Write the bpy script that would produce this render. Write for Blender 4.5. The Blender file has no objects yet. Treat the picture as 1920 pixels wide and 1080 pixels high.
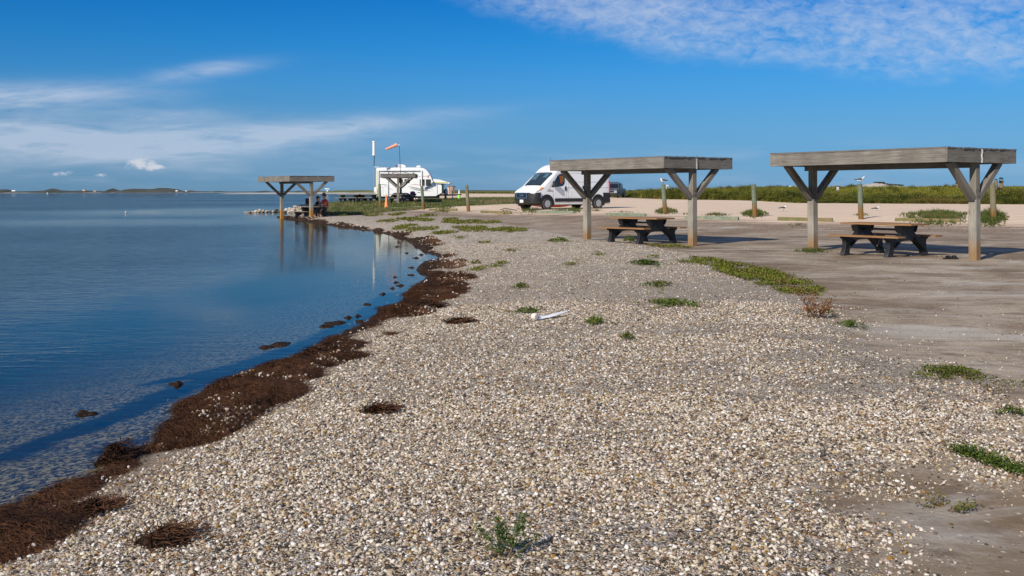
import bpy, bmesh, math, random
import numpy as np
from mathutils import Vector, Matrix, Euler

random.seed(7)
RNG = np.random.default_rng(11)
sc = bpy.context.scene
ROOT = sc.collection
R = math.radians

# ------------------------------------------------------------------ camera
FPX = 2000.0            # focal length in pixels of a 1920 wide frame
CAMZ = 1.65
ROLL = 0.0027
HOR = 357.9             # horizon row in the middle column
cam_d = bpy.data.cameras.new('camera')
cam = bpy.data.objects.new('camera', cam_d)
ROOT.objects.link(cam)
cam_d.sensor_width = 36.0
cam_d.lens = 36.0 * FPX / 1920.0
cam_d.shift_y = -(540.0 - HOR) / 1920.0
cam_d.clip_start = 0.05
cam_d.clip_end = 20000.0
CR, SR = math.cos(ROLL), math.sin(ROLL)
cam.matrix_world = Matrix(((CR, SR, 0, 0), (0, 0, -1, 0), (-SR, CR, 0, CAMZ), (0, 0, 0, 1)))
sc.camera = cam

# ------------------------------------------------------------------ light
SUN_AZ = R(215.0)       # from +Y clockwise: behind the camera, to the left
SUN_EL = R(33.0)
sun_d = bpy.data.lights.new('sun', 'SUN')
sun_d.energy = 5.0
sun_d.angle = R(0.55)
sun_d.color = (1.0, 0.93, 0.82)
sun = bpy.data.objects.new('sun', sun_d)
ROOT.objects.link(sun)
sdir = Vector((math.sin(SUN_AZ) * math.cos(SUN_EL), math.cos(SUN_AZ) * math.cos(SUN_EL), math.sin(SUN_EL)))
sun.rotation_euler = sdir.to_track_quat('Z', 'Y').to_euler()
sun.location = (-20, -20, 30)

sc.view_settings.view_transform = 'Standard'
sc.view_settings.look = 'None'
sc.view_settings.exposure = 0.0
sc.view_settings.gamma = 1.0
sc.view_settings.use_curve_mapping = False

# ------------------------------------------------------------------ node helper
class NT:
    def __init__(s, tree):
        s.t = tree
        s.t.nodes.clear()
    def n(s, typ, **kw):
        nd = s.t.nodes.new(typ)
        for k, v in kw.items():
            if k == 'ins':
                for kk, vv in v.items():
                    s.put(nd.inputs[kk], vv)
            else:
                setattr(nd, k, v)
        return nd
    def put(s, sock, v):
        if isinstance(v, bpy.types.NodeSocket):
            s.t.links.new(v, sock)
        else:
            if hasattr(sock.default_value, '__len__') and hasattr(v, '__len__') and len(sock.default_value) == 4 and len(v) == 3:
                v = (*v, 1.0)
            sock.default_value = v
    def m(s, op, a, b=None, c=None, clamp=False):
        nd = s.t.nodes.new('ShaderNodeMath'); nd.operation = op; nd.use_clamp = clamp
        s.put(nd.inputs[0], a)
        if b is not None: s.put(nd.inputs[1], b)
        if c is not None: s.put(nd.inputs[2], c)
        return nd.outputs[0]
    def vm(s, op, a, b=None):
        nd = s.t.nodes.new('ShaderNodeVectorMath'); nd.operation = op
        s.put(nd.inputs[0], a)
        if b is not None: s.put(nd.inputs[1], b)
        return nd.outputs[0]
    def mix(s, f, a, b, blend='MIX'):
        nd = s.t.nodes.new('ShaderNodeMix'); nd.data_type = 'RGBA'; nd.blend_type = blend
        nd.clamp_factor = True
        s.put(nd.inputs[0], f); s.put(nd.inputs[6], a); s.put(nd.inputs[7], b)
        return nd.outputs[2]
    def mapr(s, v, a, b, c=0.0, d=1.0, smooth=False):
        nd = s.t.nodes.new('ShaderNodeMapRange')
        if smooth: nd.interpolation_type = 'SMOOTHSTEP'
        for i, x in enumerate((v, a, b, c, d)): s.put(nd.inputs[i], x)
        return nd.outputs[0]
    def noise(s, vec, scale, detail=3, rough=0.55, dist=0.0, col=False):
        nd = s.t.nodes.new('ShaderNodeTexNoise')
        if vec is not None: s.put(nd.inputs['Vector'], vec)
        nd.inputs['Scale'].default_value = scale; nd.inputs['Detail'].default_value = detail
        nd.inputs['Roughness'].default_value = rough; nd.inputs['Distortion'].default_value = dist
        return nd.outputs[1 if col else 0]
    def voro(s, vec, scale, feat='F1', rnd=1.0):
        nd = s.t.nodes.new('ShaderNodeTexVoronoi'); nd.feature = feat
        s.put(nd.inputs['Vector'], vec)
        nd.inputs['Scale'].default_value = scale; nd.inputs['Randomness'].default_value = rnd
        return nd
    def ramp(s, f, stops, interp='LINEAR'):
        nd = s.t.nodes.new('ShaderNodeValToRGB'); cr = nd.color_ramp; cr.interpolation = interp
        while len(cr.elements) < len(stops): cr.elements.new(0.5)
        while len(cr.elements) > len(stops): cr.elements.remove(cr.elements[-1])
        for e, (p, c) in zip(cr.elements, stops):
            e.position = p; e.color = (*c, 1) if len(c) == 3 else c
        s.put(nd.inputs[0], f)
        return nd.outputs[0]
    def mapping(s, vec, scale=(1, 1, 1), loc=(0, 0, 0), rot=(0, 0, 0)):
        nd = s.t.nodes.new('ShaderNodeMapping')
        s.put(nd.inputs[0], vec); nd.inputs['Scale'].default_value = scale
        nd.inputs['Location'].default_value = loc; nd.inputs['Rotation'].default_value = rot
        return nd.outputs[0]
    def sep(s, vec):
        nd = s.t.nodes.new('ShaderNodeSeparateXYZ'); s.put(nd.inputs[0], vec); return nd.outputs
    def comb(s, x, y, z):
        nd = s.t.nodes.new('ShaderNodeCombineXYZ')
        for i, v in enumerate((x, y, z)): s.put(nd.inputs[i], v)
        return nd.outputs[0]

# ------------------------------------------------------------------ world: Nishita sky and clouds
w = bpy.data.worlds.new('World'); sc.world = w; w.use_nodes = True
N = NT(w.node_tree)
sky = N.n('ShaderNodeTexSky'); sky.sky_type = 'NISHITA'; sky.sun_disc = False
sky.sun_elevation = SUN_EL; sky.sun_rotation = SUN_AZ
sky.altitude = 0; sky.air_density = 1.0; sky.dust_density = 0.05; sky.ozone_density = 3.0
dirv = N.n('ShaderNodeTexCoord').outputs['Generated']
dx, dy, dz = N.sep(dirv)
dyc = N.m('MAXIMUM', dy, 0.02)
U = N.m('DIVIDE', dx, dyc)
W = N.m('DIVIDE', dz, dyc)
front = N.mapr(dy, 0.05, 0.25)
# polarised, saturated blue that pales towards the horizon
hs = N.n('ShaderNodeHueSaturation', ins={'Saturation': 1.0, 'Value': 1.0, 'Color': sky.outputs[0]})
elev = N.m('ABSOLUTE', dz)
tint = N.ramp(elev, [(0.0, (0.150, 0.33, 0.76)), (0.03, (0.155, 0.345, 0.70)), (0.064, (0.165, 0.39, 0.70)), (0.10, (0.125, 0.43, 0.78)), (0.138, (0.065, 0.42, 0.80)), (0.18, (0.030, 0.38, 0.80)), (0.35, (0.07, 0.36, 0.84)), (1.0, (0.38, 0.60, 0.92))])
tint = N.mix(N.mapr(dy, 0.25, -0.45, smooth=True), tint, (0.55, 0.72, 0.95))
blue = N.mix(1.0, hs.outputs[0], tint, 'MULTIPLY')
def gaus(cx, cy, rx, ry, tilt=0.0):
    """soft blob round a direction, given as photograph pixels"""
    u0, w0 = (cx - 960) / FPX, (HOR - cy) / FPX
    ca, sa = math.cos(tilt), math.sin(tilt)
    a = N.m('SUBTRACT', U, u0); b = N.m('SUBTRACT', W, w0)
    a2 = N.m('ADD', N.m('MULTIPLY', a, ca), N.m('MULTIPLY', b, sa))
    b2 = N.m('SUBTRACT', N.m('MULTIPLY', b, ca), N.m('MULTIPLY', a, sa))
    q = N.m('ADD', N.m('POWER', N.m('DIVIDE', a2, rx / FPX), 2.0), N.m('POWER', N.m('DIVIDE', b2, ry / FPX), 2.0))
    return N.m('POWER', 2.718, N.m('MULTIPLY', q, -1.0))
sv = N.comb(U, W, 0.0)
st1 = N.noise(N.mapping(sv, (7, 42, 1), rot=(0, 0, -0.10)), 1.0, 9, 0.62, 0.6)
st2 = N.noise(N.mapping(sv, (14, 85, 1), loc=(3, 1, 0), rot=(0, 0, -0.16)), 1.0, 7, 0.62, 0.8)
wsp = N.m('ADD', N.m('MULTIPLY', st1, 0.6), N.m('MULTIPLY', st2, 0.4))
def add(*xs):
    o = xs[0]
    for x in xs[1:]: o = N.m('ADD', o, x)
    return o
Bm = add(N.m('MULTIPLY', gaus(30, 178, 230, 24, 0.02), 0.85),
         N.m('MULTIPLY', gaus(60, 255, 420, 42, -0.03), 0.95),
         N.m('MULTIPLY', gaus(420, 262, 330, 28, 0.08), 0.55),
         N.m('MULTIPLY', gaus(640, 240, 230, 14, 0.12), 0.45),
         N.m('MULTIPLY', gaus(385, 131, 95, 14, 0.12), 0.62),
         N.m('MULTIPLY', gaus(300, 212, 90, 10, 0.0), 0.3),
         N.m('MULTIPLY', gaus(120, 98, 70, 5, 0.0), 0.0))
Bc = N.m('MULTIPLY', Bm, N.mapr(wsp, 0.30, 0.72))
Bc = N.m('MINIMUM', N.m('MULTIPLY', Bc, 1.45), 0.66)
# altocumulus sheet in the upper right
edge = N.m('ADD', 0.088, N.m('MULTIPLY', 0.090, N.m('POWER', 2.718, N.m('MULTIPLY', N.m('ADD', U, 0.055), -5.0))))
wob = N.m('MULTIPLY', N.m('SUBTRACT', N.noise(N.mapping(sv, (9, 22, 1)), 1.0, 6, 0.6), 0.5), 0.060)
Am = N.mapr(N.m('ADD', N.m('SUBTRACT', W, edge), wob), -0.004, 0.028, smooth=True)
rip = N.noise(N.mapping(sv, (55, 110, 1), rot=(0, 0, 0.25)), 1.0, 8, 0.66, 0.5)
rip2 = N.noise(N.mapping(sv, (7, 20, 1), rot=(0, 0, -0.2)), 1.0, 4, 0.6)
Ac = N.m('MULTIPLY', Am, N.mapr(N.m('ADD', N.m('MULTIPLY', rip, 0.50), N.m('MULTIPLY', rip2, 0.50)), 0.36, 0.62))
Ac = N.m('MULTIPLY', Ac, 0.62)
# small fair weather cumulus low over the water
cn = N.noise(N.mapping(sv, (75, 110, 1)), 1.0, 9, 0.66)
cum = add(gaus(262, 306, 36, 14), N.m('MULTIPLY', gaus(118, 323, 22, 7, 0.1), 0.9), N.m('MULTIPLY', gaus(188, 326, 20, 5), 0.7), N.m('MULTIPLY', gaus(52, 326, 14, 4), 0.4),
          N.m('MULTIPLY', gaus(300, 312, 20, 7), 0.5))
Cc = N.m('MULTIPLY', N.mapr(N.m('MULTIPLY', cum, N.m('SUBTRACT', N.m('MULTIPLY', cn, 2.6), 0.45)), 0.30, 0.85, smooth=True), 0.85)
hz = N.m('MULTIPLY', N.m('POWER', 2.718, N.m('MULTIPLY', N.m('POWER', N.m('DIVIDE', N.m('SUBTRACT', W, 0.02), 0.02), 2.0), -1.0)),
         N.mapr(N.noise(N.mapping(sv, (10, 70, 1), loc=(5, 0, 0)), 1.0, 6), 0.45, 0.75, 0, 0.25))
# the rest of the sky: scattered thin cloud on a plane overhead
pl = N.comb(N.m('DIVIDE', dx, N.m('ADD', elev, 0.08)), N.m('DIVIDE', dy, N.m('ADD', elev, 0.08)), 0.0)
gen = N.mapr(N.noise(N.mapping(pl, (0.5, 0.9, 1)), 1.0, 8, 0.62), 0.56, 0.85, 0, 0.6)
gen = N.m('MULTIPLY', gen, N.m('SUBTRACT', 1.0, front))
def over(a, b):   # union of two opacities
    return N.m('SUBTRACT', 1.0, N.m('MULTIPLY', N.m('SUBTRACT', 1.0, a), N.m('SUBTRACT', 1.0, b)))
fr = N.m('MULTIPLY', over(over(Ac, Bc), over(Cc, hz)), front)
cov = N.m('MINIMUM', N.m('ADD', fr, gen), 1.0)
ccol = N.mix(N.m('MULTIPLY', Cc, front), (5.0, 5.75, 7.0), (6.2, 6.3, 6.9))
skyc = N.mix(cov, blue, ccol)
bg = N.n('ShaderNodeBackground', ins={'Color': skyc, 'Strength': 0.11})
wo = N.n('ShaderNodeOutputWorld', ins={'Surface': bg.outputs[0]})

# ------------------------------------------------------------------ picture -> place helpers
def ray(px, py):
    xc = (px - 960) / FPX; yc = (HOR - py) / FPX
    return Vector((xc * CR + yc * SR, 1.0, -xc * SR + yc * CR))
def P(px, py, z=0.0):
    r = ray(px, py)
    t = (z - CAMZ) / min(r.z, -1e-5)
    return (r.x * t, t)
def dist_poly(x, y, poly, closed=True):
    """signed distance (+ inside) of points to polygon"""
    x = np.asarray(x, float); y = np.asarray(y, float)
    best = np.full(x.shape, 1e18); ins = np.zeros(x.shape, bool)
    n = len(poly)
    for i in range(n if closed else n - 1):
        ax, ay = poly[i]; bx, by = poly[(i + 1) % n]
        ex, ey = bx - ax, by - ay
        L = ex * ex + ey * ey + 1e-12
        t = np.clip(((x - ax) * ex + (y - ay) * ey) / L, 0, 1)
        d = (x - ax - t * ex) ** 2 + (y - ay - t * ey) ** 2
        best = np.minimum(best, d)
        if closed:
            c = ((ay > y) != (by > y))
            with np.errstate(divide='ignore', invalid='ignore'):
                xi = (bx - ax) * (y - ay) / (by - ay + 1e-15) + ax
            ins ^= c & (x < xi)
    d = np.sqrt(best)
    return np.where(ins, d, -d) if closed else d
_tab = RNG.random((256, 256))
def vnoise(x, y):
    xi = np.floor(x).astype(int); yi = np.floor(y).astype(int)
    fx = x - xi; fy = y - yi
    fx = fx * fx * (3 - 2 * fx); fy = fy * fy * (3 - 2 * fy)
    a = _tab[xi & 255, yi & 255]; b = _tab[(xi + 1) & 255, yi & 255]
    c = _tab[xi & 255, (yi + 1) & 255]; d = _tab[(xi + 1) & 255, (yi + 1) & 255]
    return (a * (1 - fx) + b * fx) * (1 - fy) + (c * (1 - fx) + d * fx) * fy
def fbm(x, y, o=4):
    x = np.asarray(x, float); y = np.asarray(y, float)
    s = 0; a = 0.5; t = 0
    for k in range(o):
        s = s + a * vnoise(x * 2 ** k + 17.3 * k, y * 2 ** k + 5.1 * k); t += a; a *= 0.5
    return s / t
def ss(a, b, x):
    t = np.clip((x - a) / (b - a), 0, 1); return t * t * (3 - 2 * t)
def smooth_line(pts, k=2):
    for _ in range(k):
        q = [pts[0]]
        for a, b in zip(pts[:-1], pts[1:]):
            q.append((a[0] * .75 + b[0] * .25, a[1] * .75 + b[1] * .25)); q.append((a[0] * .25 + b[0] * .75, a[1] * .25 + b[1] * .75))
        q.append(pts[-1]); pts = q
    return pts

SHORE_PX = [(0, 978), (60, 950), (120, 920), (178, 893), (196, 868), (222, 852), (262, 850), (300, 838), (340, 808), (352, 786), (392, 762), (388, 742), (432, 718), (482, 705), (520, 695), (575, 672), (612, 648),
            (640, 630), (690, 605), (745, 577), (772, 560), (768, 548), (800, 532), (826, 522), (792, 508), (790, 500), (818, 490), (832, 482), (800, 472), (785, 462), (758, 448),
            (738, 441), (700, 433), (650, 426), (600, 419), (560, 413), (532, 409), (515, 407), (530, 405), (560, 402)]
shore_core = [P(a, b) for a, b in SHORE_PX]
shore_line = smooth_line(shore_core, 1)
LAND = [(-4.5, -30), (-4.2, -8), (-3.7, 0), (-3.25, 3.2)] + shore_line + [(-16.2, 82), (-16.8, 88), (-16.0, 95), (-14.5, 104), (-14, 140), (-18, 200), (-36, 380), (-60, 640), (-90, 1000), (-300, 3600), (4200, 3600), (4200, -30)]
LAND_C = [p for p in LAND]
GRAV_PX = [(0, 1400), (0, 978)] + SHORE_PX[1:-2] + [(600, 404), (640, 398), (760, 400), (830, 408), (890, 412), (940, 420), (1000, 430), (1060, 440), (1107, 449), (1215, 461), (1300, 480), (1400, 512), (1500, 556), (1560, 612),
            (1640, 655), (1740, 690), (1830, 722), (1850, 765), (1890, 830), (1960, 868), (2050, 930), (1900, 900), (1740, 862), (1640, 880), (1540, 925), (1590, 1000), (1660, 1090), (1700, 1300), (1700, 1500), (0, 1500)]
GRAV = [P(a, b, .17) for a, b in GRAV_PX]
ROAD_PX = [(610, 394), (700, 393), (800, 397), (860, 401), (960, 405), (1060, 404), (1140, 405), (1220, 409), (1300, 414), (1450, 421), (1600, 424), (1750, 425), (1920, 427), (2400, 430), (2400, 383), (1920, 381),
           (1500, 379.5), (1250, 376.4), (1150, 371.8), (1040, 366.2), (960, 364.2), (860, 363.6), (800, 364), (800, 377)]
ROAD = None
BUSH_PX = [(700, 363.4), (860, 363.6), (960, 364.2), (1040, 366.2), (1150, 372), (1250, 377), (1500, 380.5), (1920, 382), (2600, 386)]
BUSH_NEAR = [P(a, b, .66) for a, b in BUSH_PX]
BUSH = BUSH_NEAR + [(500, 250), (1500, 3000), (-200, 3000), (-60, 560)]
# strip of low turf in front of the caravan and round the parking edge
TURF_PX = [(598, 392), (612, 384), (640, 378.5), (700, 377.5), (760, 378.5), (900, 377.5), (985, 379), (985, 385), (900, 388), (800, 388), (742, 391.5), (690, 393), (640, 396)]
TURF = [P(a, b, .50) for a, b in TURF_PX]

def bush_edge(x, y):
    """how far beyond the near edge of the scrub, along the line of sight"""
    a = np.array(sorted([(p[0] / p[1], p[1]) for p in BUSH_NEAR]))
    return y - np.interp(x / np.maximum(y, 1), a[:, 0], a[:, 1])
def terrain(x, y, full=False):
    x = np.asarray(x, float); y = np.asarray(y, float)
    d = dist_poly(x, y, LAND_C)
    g = dist_poly(x, y, GRAV)
    gm = ss(-1.0, 1.2, g)
    base = 0.12 + 0.10 * gm
    dl = np.maximum(d, 0)
    land = base * (1 - np.exp(-dl / 0.95))
    r1 = 0.42 * ss(34, 47, y) * ss(4, 14, d)
    pad = 0.55 * ss(70, 90, y) * ss(0, 2.5, d)
    land = land + np.maximum(r1, pad) + 0.15 * ss(50, 100, y) * ss(4, 14, d)
    e = bush_edge(x, y)
    rt = x / np.maximum(y, 1)
    land = land + ss(0, 75, e) * ss(0.06, 0.30, rt) * (0.62 + 0.75 * (fbm(x / 34, y / 34) - .40)) * (1 - .6 * ss(130, 280, e)) + ss(0, 60, e) * 0.25 * ss(20, 60, y)
    und = (fbm(x * 0.7, y * 0.7, 3) - .5) * 0.045 + (fbm(x * 3.1 + 9, y * 3.1, 2) - .5) * 0.018
    land = land + und * ss(0.2, 1.5, d) * (1 - 0.6 * ss(30, 60, y))
    sea = -(0.02 * ss(0, .2, -d) + 0.11 * np.maximum(-d, 0)) - 0.0
    sea = np.maximum(sea, -1.6) + (fbm(x * 1.3, y * 1.3, 3) - .5) * 0.04 * ss(0, 1, -d)
    z = np.where(d > 0, land, sea)
    if full: return z, d, g
    return z
def TZ(x, y): return float(terrain(np.array([x]), np.array([y]))[0])
def G(px, py, z0=None):
    z = 0.3 if z0 is None else z0
    for _ in range(25):
        x, y = P(px, py, z)
        zn = TZ(x, y); z = z * .5 + zn * .5
    x, y = P(px, py, z)
    return Vector((x, y, TZ(x, y)))

ROAD = [(lambda g: (g.x, g.y))(G(a, b)) for a, b in ROAD_PX[:14]] + [P(a, b, .66) for a, b in ROAD_PX[14:]]

# ------------------------------------------------------------------ mesh helpers
class MB:
    def __init__(s): s.v = []; s.f = []; s.uv = []
    def add(s, vs, fs, uvs=None):
        o = len(s.v); s.v += [tuple(q) for q in vs]
        for i, f in enumerate(fs):
            s.f.append(tuple(o + k for k in f))
            s.uv.append(uvs[i] if uvs else None)
        return s
    def beam(s, p0, p1, w, h, up=(0, 0, 1), uo=None):
        """box along p0-p1, w across, h along up; uv.x runs with the grain in metres"""
        p0 = Vector(p0); p1 = Vector(p1); d = (p1 - p0); L = d.length; d = d / L
        up = Vector(up); sx = d.cross(up)
        if sx.length < 1e-4: sx = d.cross(Vector((0, 1, 0)))
        sx.normalize(); uz = sx.cross(d).normalized()
        c = [p0 + sx * (a * w / 2) + uz * (b * h / 2) for a, b in ((-1, -1), (1, -1), (1, 1), (-1, 1))]
        e = [q + d * L for q in c]
        o = random.random() * 20 if uo is None else uo
        fs = []; us = []
        ps = [0, w, w + h, 2 * w + h, 2 * w + 2 * h]
        for i in range(4):
            j = (i + 1) % 4
            fs.append((i, j, 4 + j, 4 + i)); us.append([(o, o + ps[i]), (o, o + ps[i + 1]), (o + L, o + ps[i + 1]), (o + L, o + ps[i])])
        fs.append((3, 2, 1, 0)); us.append([(o, o), (o + .02, o), (o + .02, o + h), (o, o + h)])
        fs.append((4, 5, 6, 7)); us.append([(o, o), (o + .02, o), (o + .02, o + h), (o, o + h)])
        return s.add(c + e, fs, us)
    def box(s, c, size, rz=0.0):
        cx, cy, cz = c; a, b, h = size; ca, sa = math.cos(rz), math.sin(rz)
        vs = [(cx + ca * x * a / 2 - sa * y * b / 2, cy + sa * x * a / 2 + ca * y * b / 2, cz + z * h / 2) for z in (-1, 1) for x, y in ((-1, -1), (1, -1), (1, 1), (-1, 1))]
        return s.add(vs, [(3, 2, 1, 0), (4, 5, 6, 7), (0, 1, 5, 4), (1, 2, 6, 5), (2, 3, 7, 6), (3, 0, 4, 7)])
    def cyl(s, p0, p1, r0, r1=None, n=12, cap=True):
        r1 = r0 if r1 is None else r1
        p0 = Vector(p0); p1 = Vector(p1); d = (p1 - p0); L = d.length; d.normalize()
        a = d.orthogonal().normalized(); b = d.cross(a)
        o = random.random() * 20
        vs = [p0 + (a * math.cos(t) + b * math.sin(t)) * r0 for t in [2 * math.pi * i / n for i in range(n)]]
        vs += [p1 + (a * math.cos(t) + b * math.sin(t)) * r1 for t in [2 * math.pi * i / n for i in range(n)]]
        fs = [(i, (i + 1) % n, n + (i + 1) % n, n + i) for i in range(n)]
        q = 2 * math.pi * r0 / n
        us = [[(o, o + i * q), (o, o + (i + 1) * q), (o + L, o + (i + 1) * q), (o + L, o + i * q)] for i in range(n)]
        if cap:
            fs += [tuple(range(n - 1, -1, -1)), tuple(range(n, 2 * n))]
            us += [None, None]
        return s.add(vs, fs, us)
    def lathe(s, prof, c=(0, 0, 0), n=16, axis='Z'):
        vs = []
        for r, h in prof:
            for i in range(n):
                t = 2 * math.pi * i / n
                if axis == 'Z': vs.append((c[0] + r * math.cos(t), c[1] + r * math.sin(t), c[2] + h))
                elif axis == 'Y': vs.append((c[0] + r * math.cos(t), c[1] + h, c[2] + r * math.sin(t)))
                else: vs.append((c[0] + h, c[1] + r * math.cos(t), c[2] + r * math.sin(t)))
        fs = []
        for k in range(len(prof) - 1):
            for i in range(n):
                fs.append((k * n + i, k * n + (i + 1) % n, (k + 1) * n + (i + 1) % n, (k + 1) * n + i))
        fs += [tuple(range(n - 1, -1, -1)), tuple(range((len(prof) - 1) * n, len(prof) * n))]
        return s.add(vs, fs)
    def prism(s, poly, y0, y1, plane='XZ'):
        """polygon extruded; XZ: poly is (x,z), extruded in y"""
        n = len(poly)
        if plane == 'XZ': vs = [(a, y0, b) for a, b in poly] + [(a, y1, b) for a, b in poly]
        elif plane == 'YZ': vs = [(y0, a, b) for a, b in poly] + [(y1, a, b) for a, b in poly]
        else: vs = [(a, b, y0) for a, b in poly] + [(a, b, y1) for a, b in poly]
        fs = [(i, (i + 1) % n, n + (i + 1) % n, n + i) for i in range(n)] + [tuple(range(n - 1, -1, -1)), tuple(range(n, 2 * n))]
        return s.add(vs, fs)
    def ball(s, c, r, n=10, m=7, jit=0.0, seed=0):
        rr = random.Random(seed)
        vs = [(c[0], c[1], c[2] - r[2])]
        for j in range(1, m):
            ph = -math.pi / 2 + math.pi * j / m
            for i in range(n):
                t = 2 * math.pi * i / n; k = 1 + rr.uniform(-jit, jit)
                vs.append((c[0] + r[0] * k * math.cos(ph) * math.cos(t), c[1] + r[1] * k * math.cos(ph) * math.sin(t), c[2] + r[2] * k * math.sin(ph)))
        vs.append((c[0], c[1], c[2] + r[2]))
        fs = [(0, 1 + (i + 1) % n, 1 + i) for i in range(n)]
        for j in range(m - 2):
            for i in range(n):
                fs.append((1 + j * n + i, 1 + j * n + (i + 1) % n, 1 + (j + 1) * n + (i + 1) % n, 1 + (j + 1) * n + i))
        last = len(vs) - 1; b = 1 + (m - 2) * n
        fs += [(b + i, b + (i + 1) % n, last) for i in range(n)]
        return s.add(vs, fs)
    def mesh(s, name, mat, smooth=False, fix=True):
        me = bpy.data.meshes.new(name)
        me.from_pydata(s.v, [], s.f)
        if any(u for u in s.uv):
            ul = me.uv_layers.new(name='UVMap')
            k = 0; data = []
            for f, u in zip(s.f, s.uv):
                for q in range(len(f)): data += list(u[q]) if u else [0.3 * s.v[f[q]][0], 0.3 * s.v[f[q]][1]]
            ul.data.foreach_set('uv', data)
        if mat: me.materials.append(mat)
        if fix:
            bm = bmesh.new(); bm.from_mesh(me)
            bmesh.ops.recalc_face_normals(bm, faces=bm.faces); bm.to_mesh(me); bm.free()
        if smooth: me.polygons.foreach_set('use_smooth', [True] * len(me.polygons))
        me.update()
        return me

def link(name, me, parent=None):
    o = bpy.data.objects.new(name, me); ROOT.objects.link(o)
    if parent is not None: o.parent = parent
    return o
def props(o, label=None, cat=None, group=None, kind=None):
    if label: o['label'] = label
    if cat: o['category'] = cat
    if group: o['group'] = group
    if kind: o['kind'] = kind
    return o
def thing(name, label, cat, loc=(0, 0, 0), rz=0.0, group=None):
    o = bpy.data.objects.new(name, None); ROOT.objects.link(o)
    o.empty_display_size = 0.2
    o.location = loc; o.rotation_euler = (0, 0, rz)
    return props(o, label, cat, group)
def part(name, mb, mat, parent, smooth=False, label=None, bevel=0, kind=None):
    me = mb.mesh(name, mat, smooth) if isinstance(mb, MB) else mb
    o = link(name, me, parent)
    if label: o['label'] = label
    if kind: o['kind'] = kind
    if bevel:
        b = o.modifiers.new('bevel', 'BEVEL'); b.width = bevel; b.segments = 2; b.limit_method = 'ANGLE'; b.angle_limit = R(40)
    if smooth and isinstance(mb, MB):
        try:
            me.set_sharp_from_angle(angle=R(35))
        except Exception: pass
    return o
def copy_tree(o, parent=None):
    c = o.copy(); ROOT.objects.link(c)
    if parent is not None: c.parent = parent
    for ch in list(o.children): copy_tree(ch, c)
    return c
def np_mesh(name, verts, faces, mat=None, smooth=False):
    """fast mesh from arrays; faces is (n,3) or (n,4)"""
    verts = np.asarray(verts, np.float32); faces = np.asarray(faces, np.int32)
    me = bpy.data.meshes.new(name)
    k = faces.shape[1]
    me.vertices.add(len(verts)); me.vertices.foreach_set('co', verts.ravel())
    me.loops.add(faces.size); me.loops.foreach_set('vertex_index', faces.ravel())
    me.polygons.add(len(faces)); me.polygons.foreach_set('loop_start', np.arange(0, faces.size, k, dtype=np.int32))
    if smooth: me.polygons.foreach_set('use_smooth', np.ones(len(faces), bool))
    me.update(calc_edges=True); me.validate()
    if mat: me.materials.append(mat)
    return me
def fattr(me, name, arr):
    a = me.attributes.new(name, 'FLOAT', 'POINT'); a.data.foreach_set('value', np.asarray(arr, np.float32).ravel())

# ------------------------------------------------------------------ materials
def mat(name):
    m = bpy.data.materials.new(name); m.use_nodes = True
    return m, NT(m.node_tree)
def finish(N, bsdf, disp=None):
    o = N.n('ShaderNodeOutputMaterial', ins={'Surface': bsdf})
def simple(name, col, rough=0.6, metal=0.0, var=0.12, vs=8.0, bump=0.0, bs=40.0, spec=0.5, dirt=None, trans=0.0):
    m, N = mat(name)
    tc = N.n('ShaderNodeTexCoord').outputs['Object']
    n1 = N.noise(tc, vs, 5, 0.6)
    c = N.mix(N.mapr(n1, 0.3, 0.7), tuple(max(0, x * (1 - var)) for x in col), tuple(min(1, x * (1 + var)) for x in col))
    if dirt:
        dcol, lo, hi = dirt
        z = N.sep(tc)[2]
        f = N.m('MULTIPLY', N.mapr(z, hi, lo), N.mapr(N.noise(tc, vs * 2.5, 4), 0.35, 0.65))
        c = N.mix(f, c, dcol)
    b = N.n('ShaderNodeBsdfPrincipled', ins={'Base Color': c, 'Roughness': rough, 'Metallic': metal})
    b.inputs['Specular IOR Level'].default_value = spec
    if trans: b.inputs['Transmission Weight'].default_value = trans
    if bump:
        bn = N.n('ShaderNodeBump', ins={'Height': N.noise(tc, bs, 5), 'Strength': bump, 'Distance': 0.01})
        N.put(b.inputs['Normal'], bn.outputs[0])
    finish(N, b.outputs[0])
    return m

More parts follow.
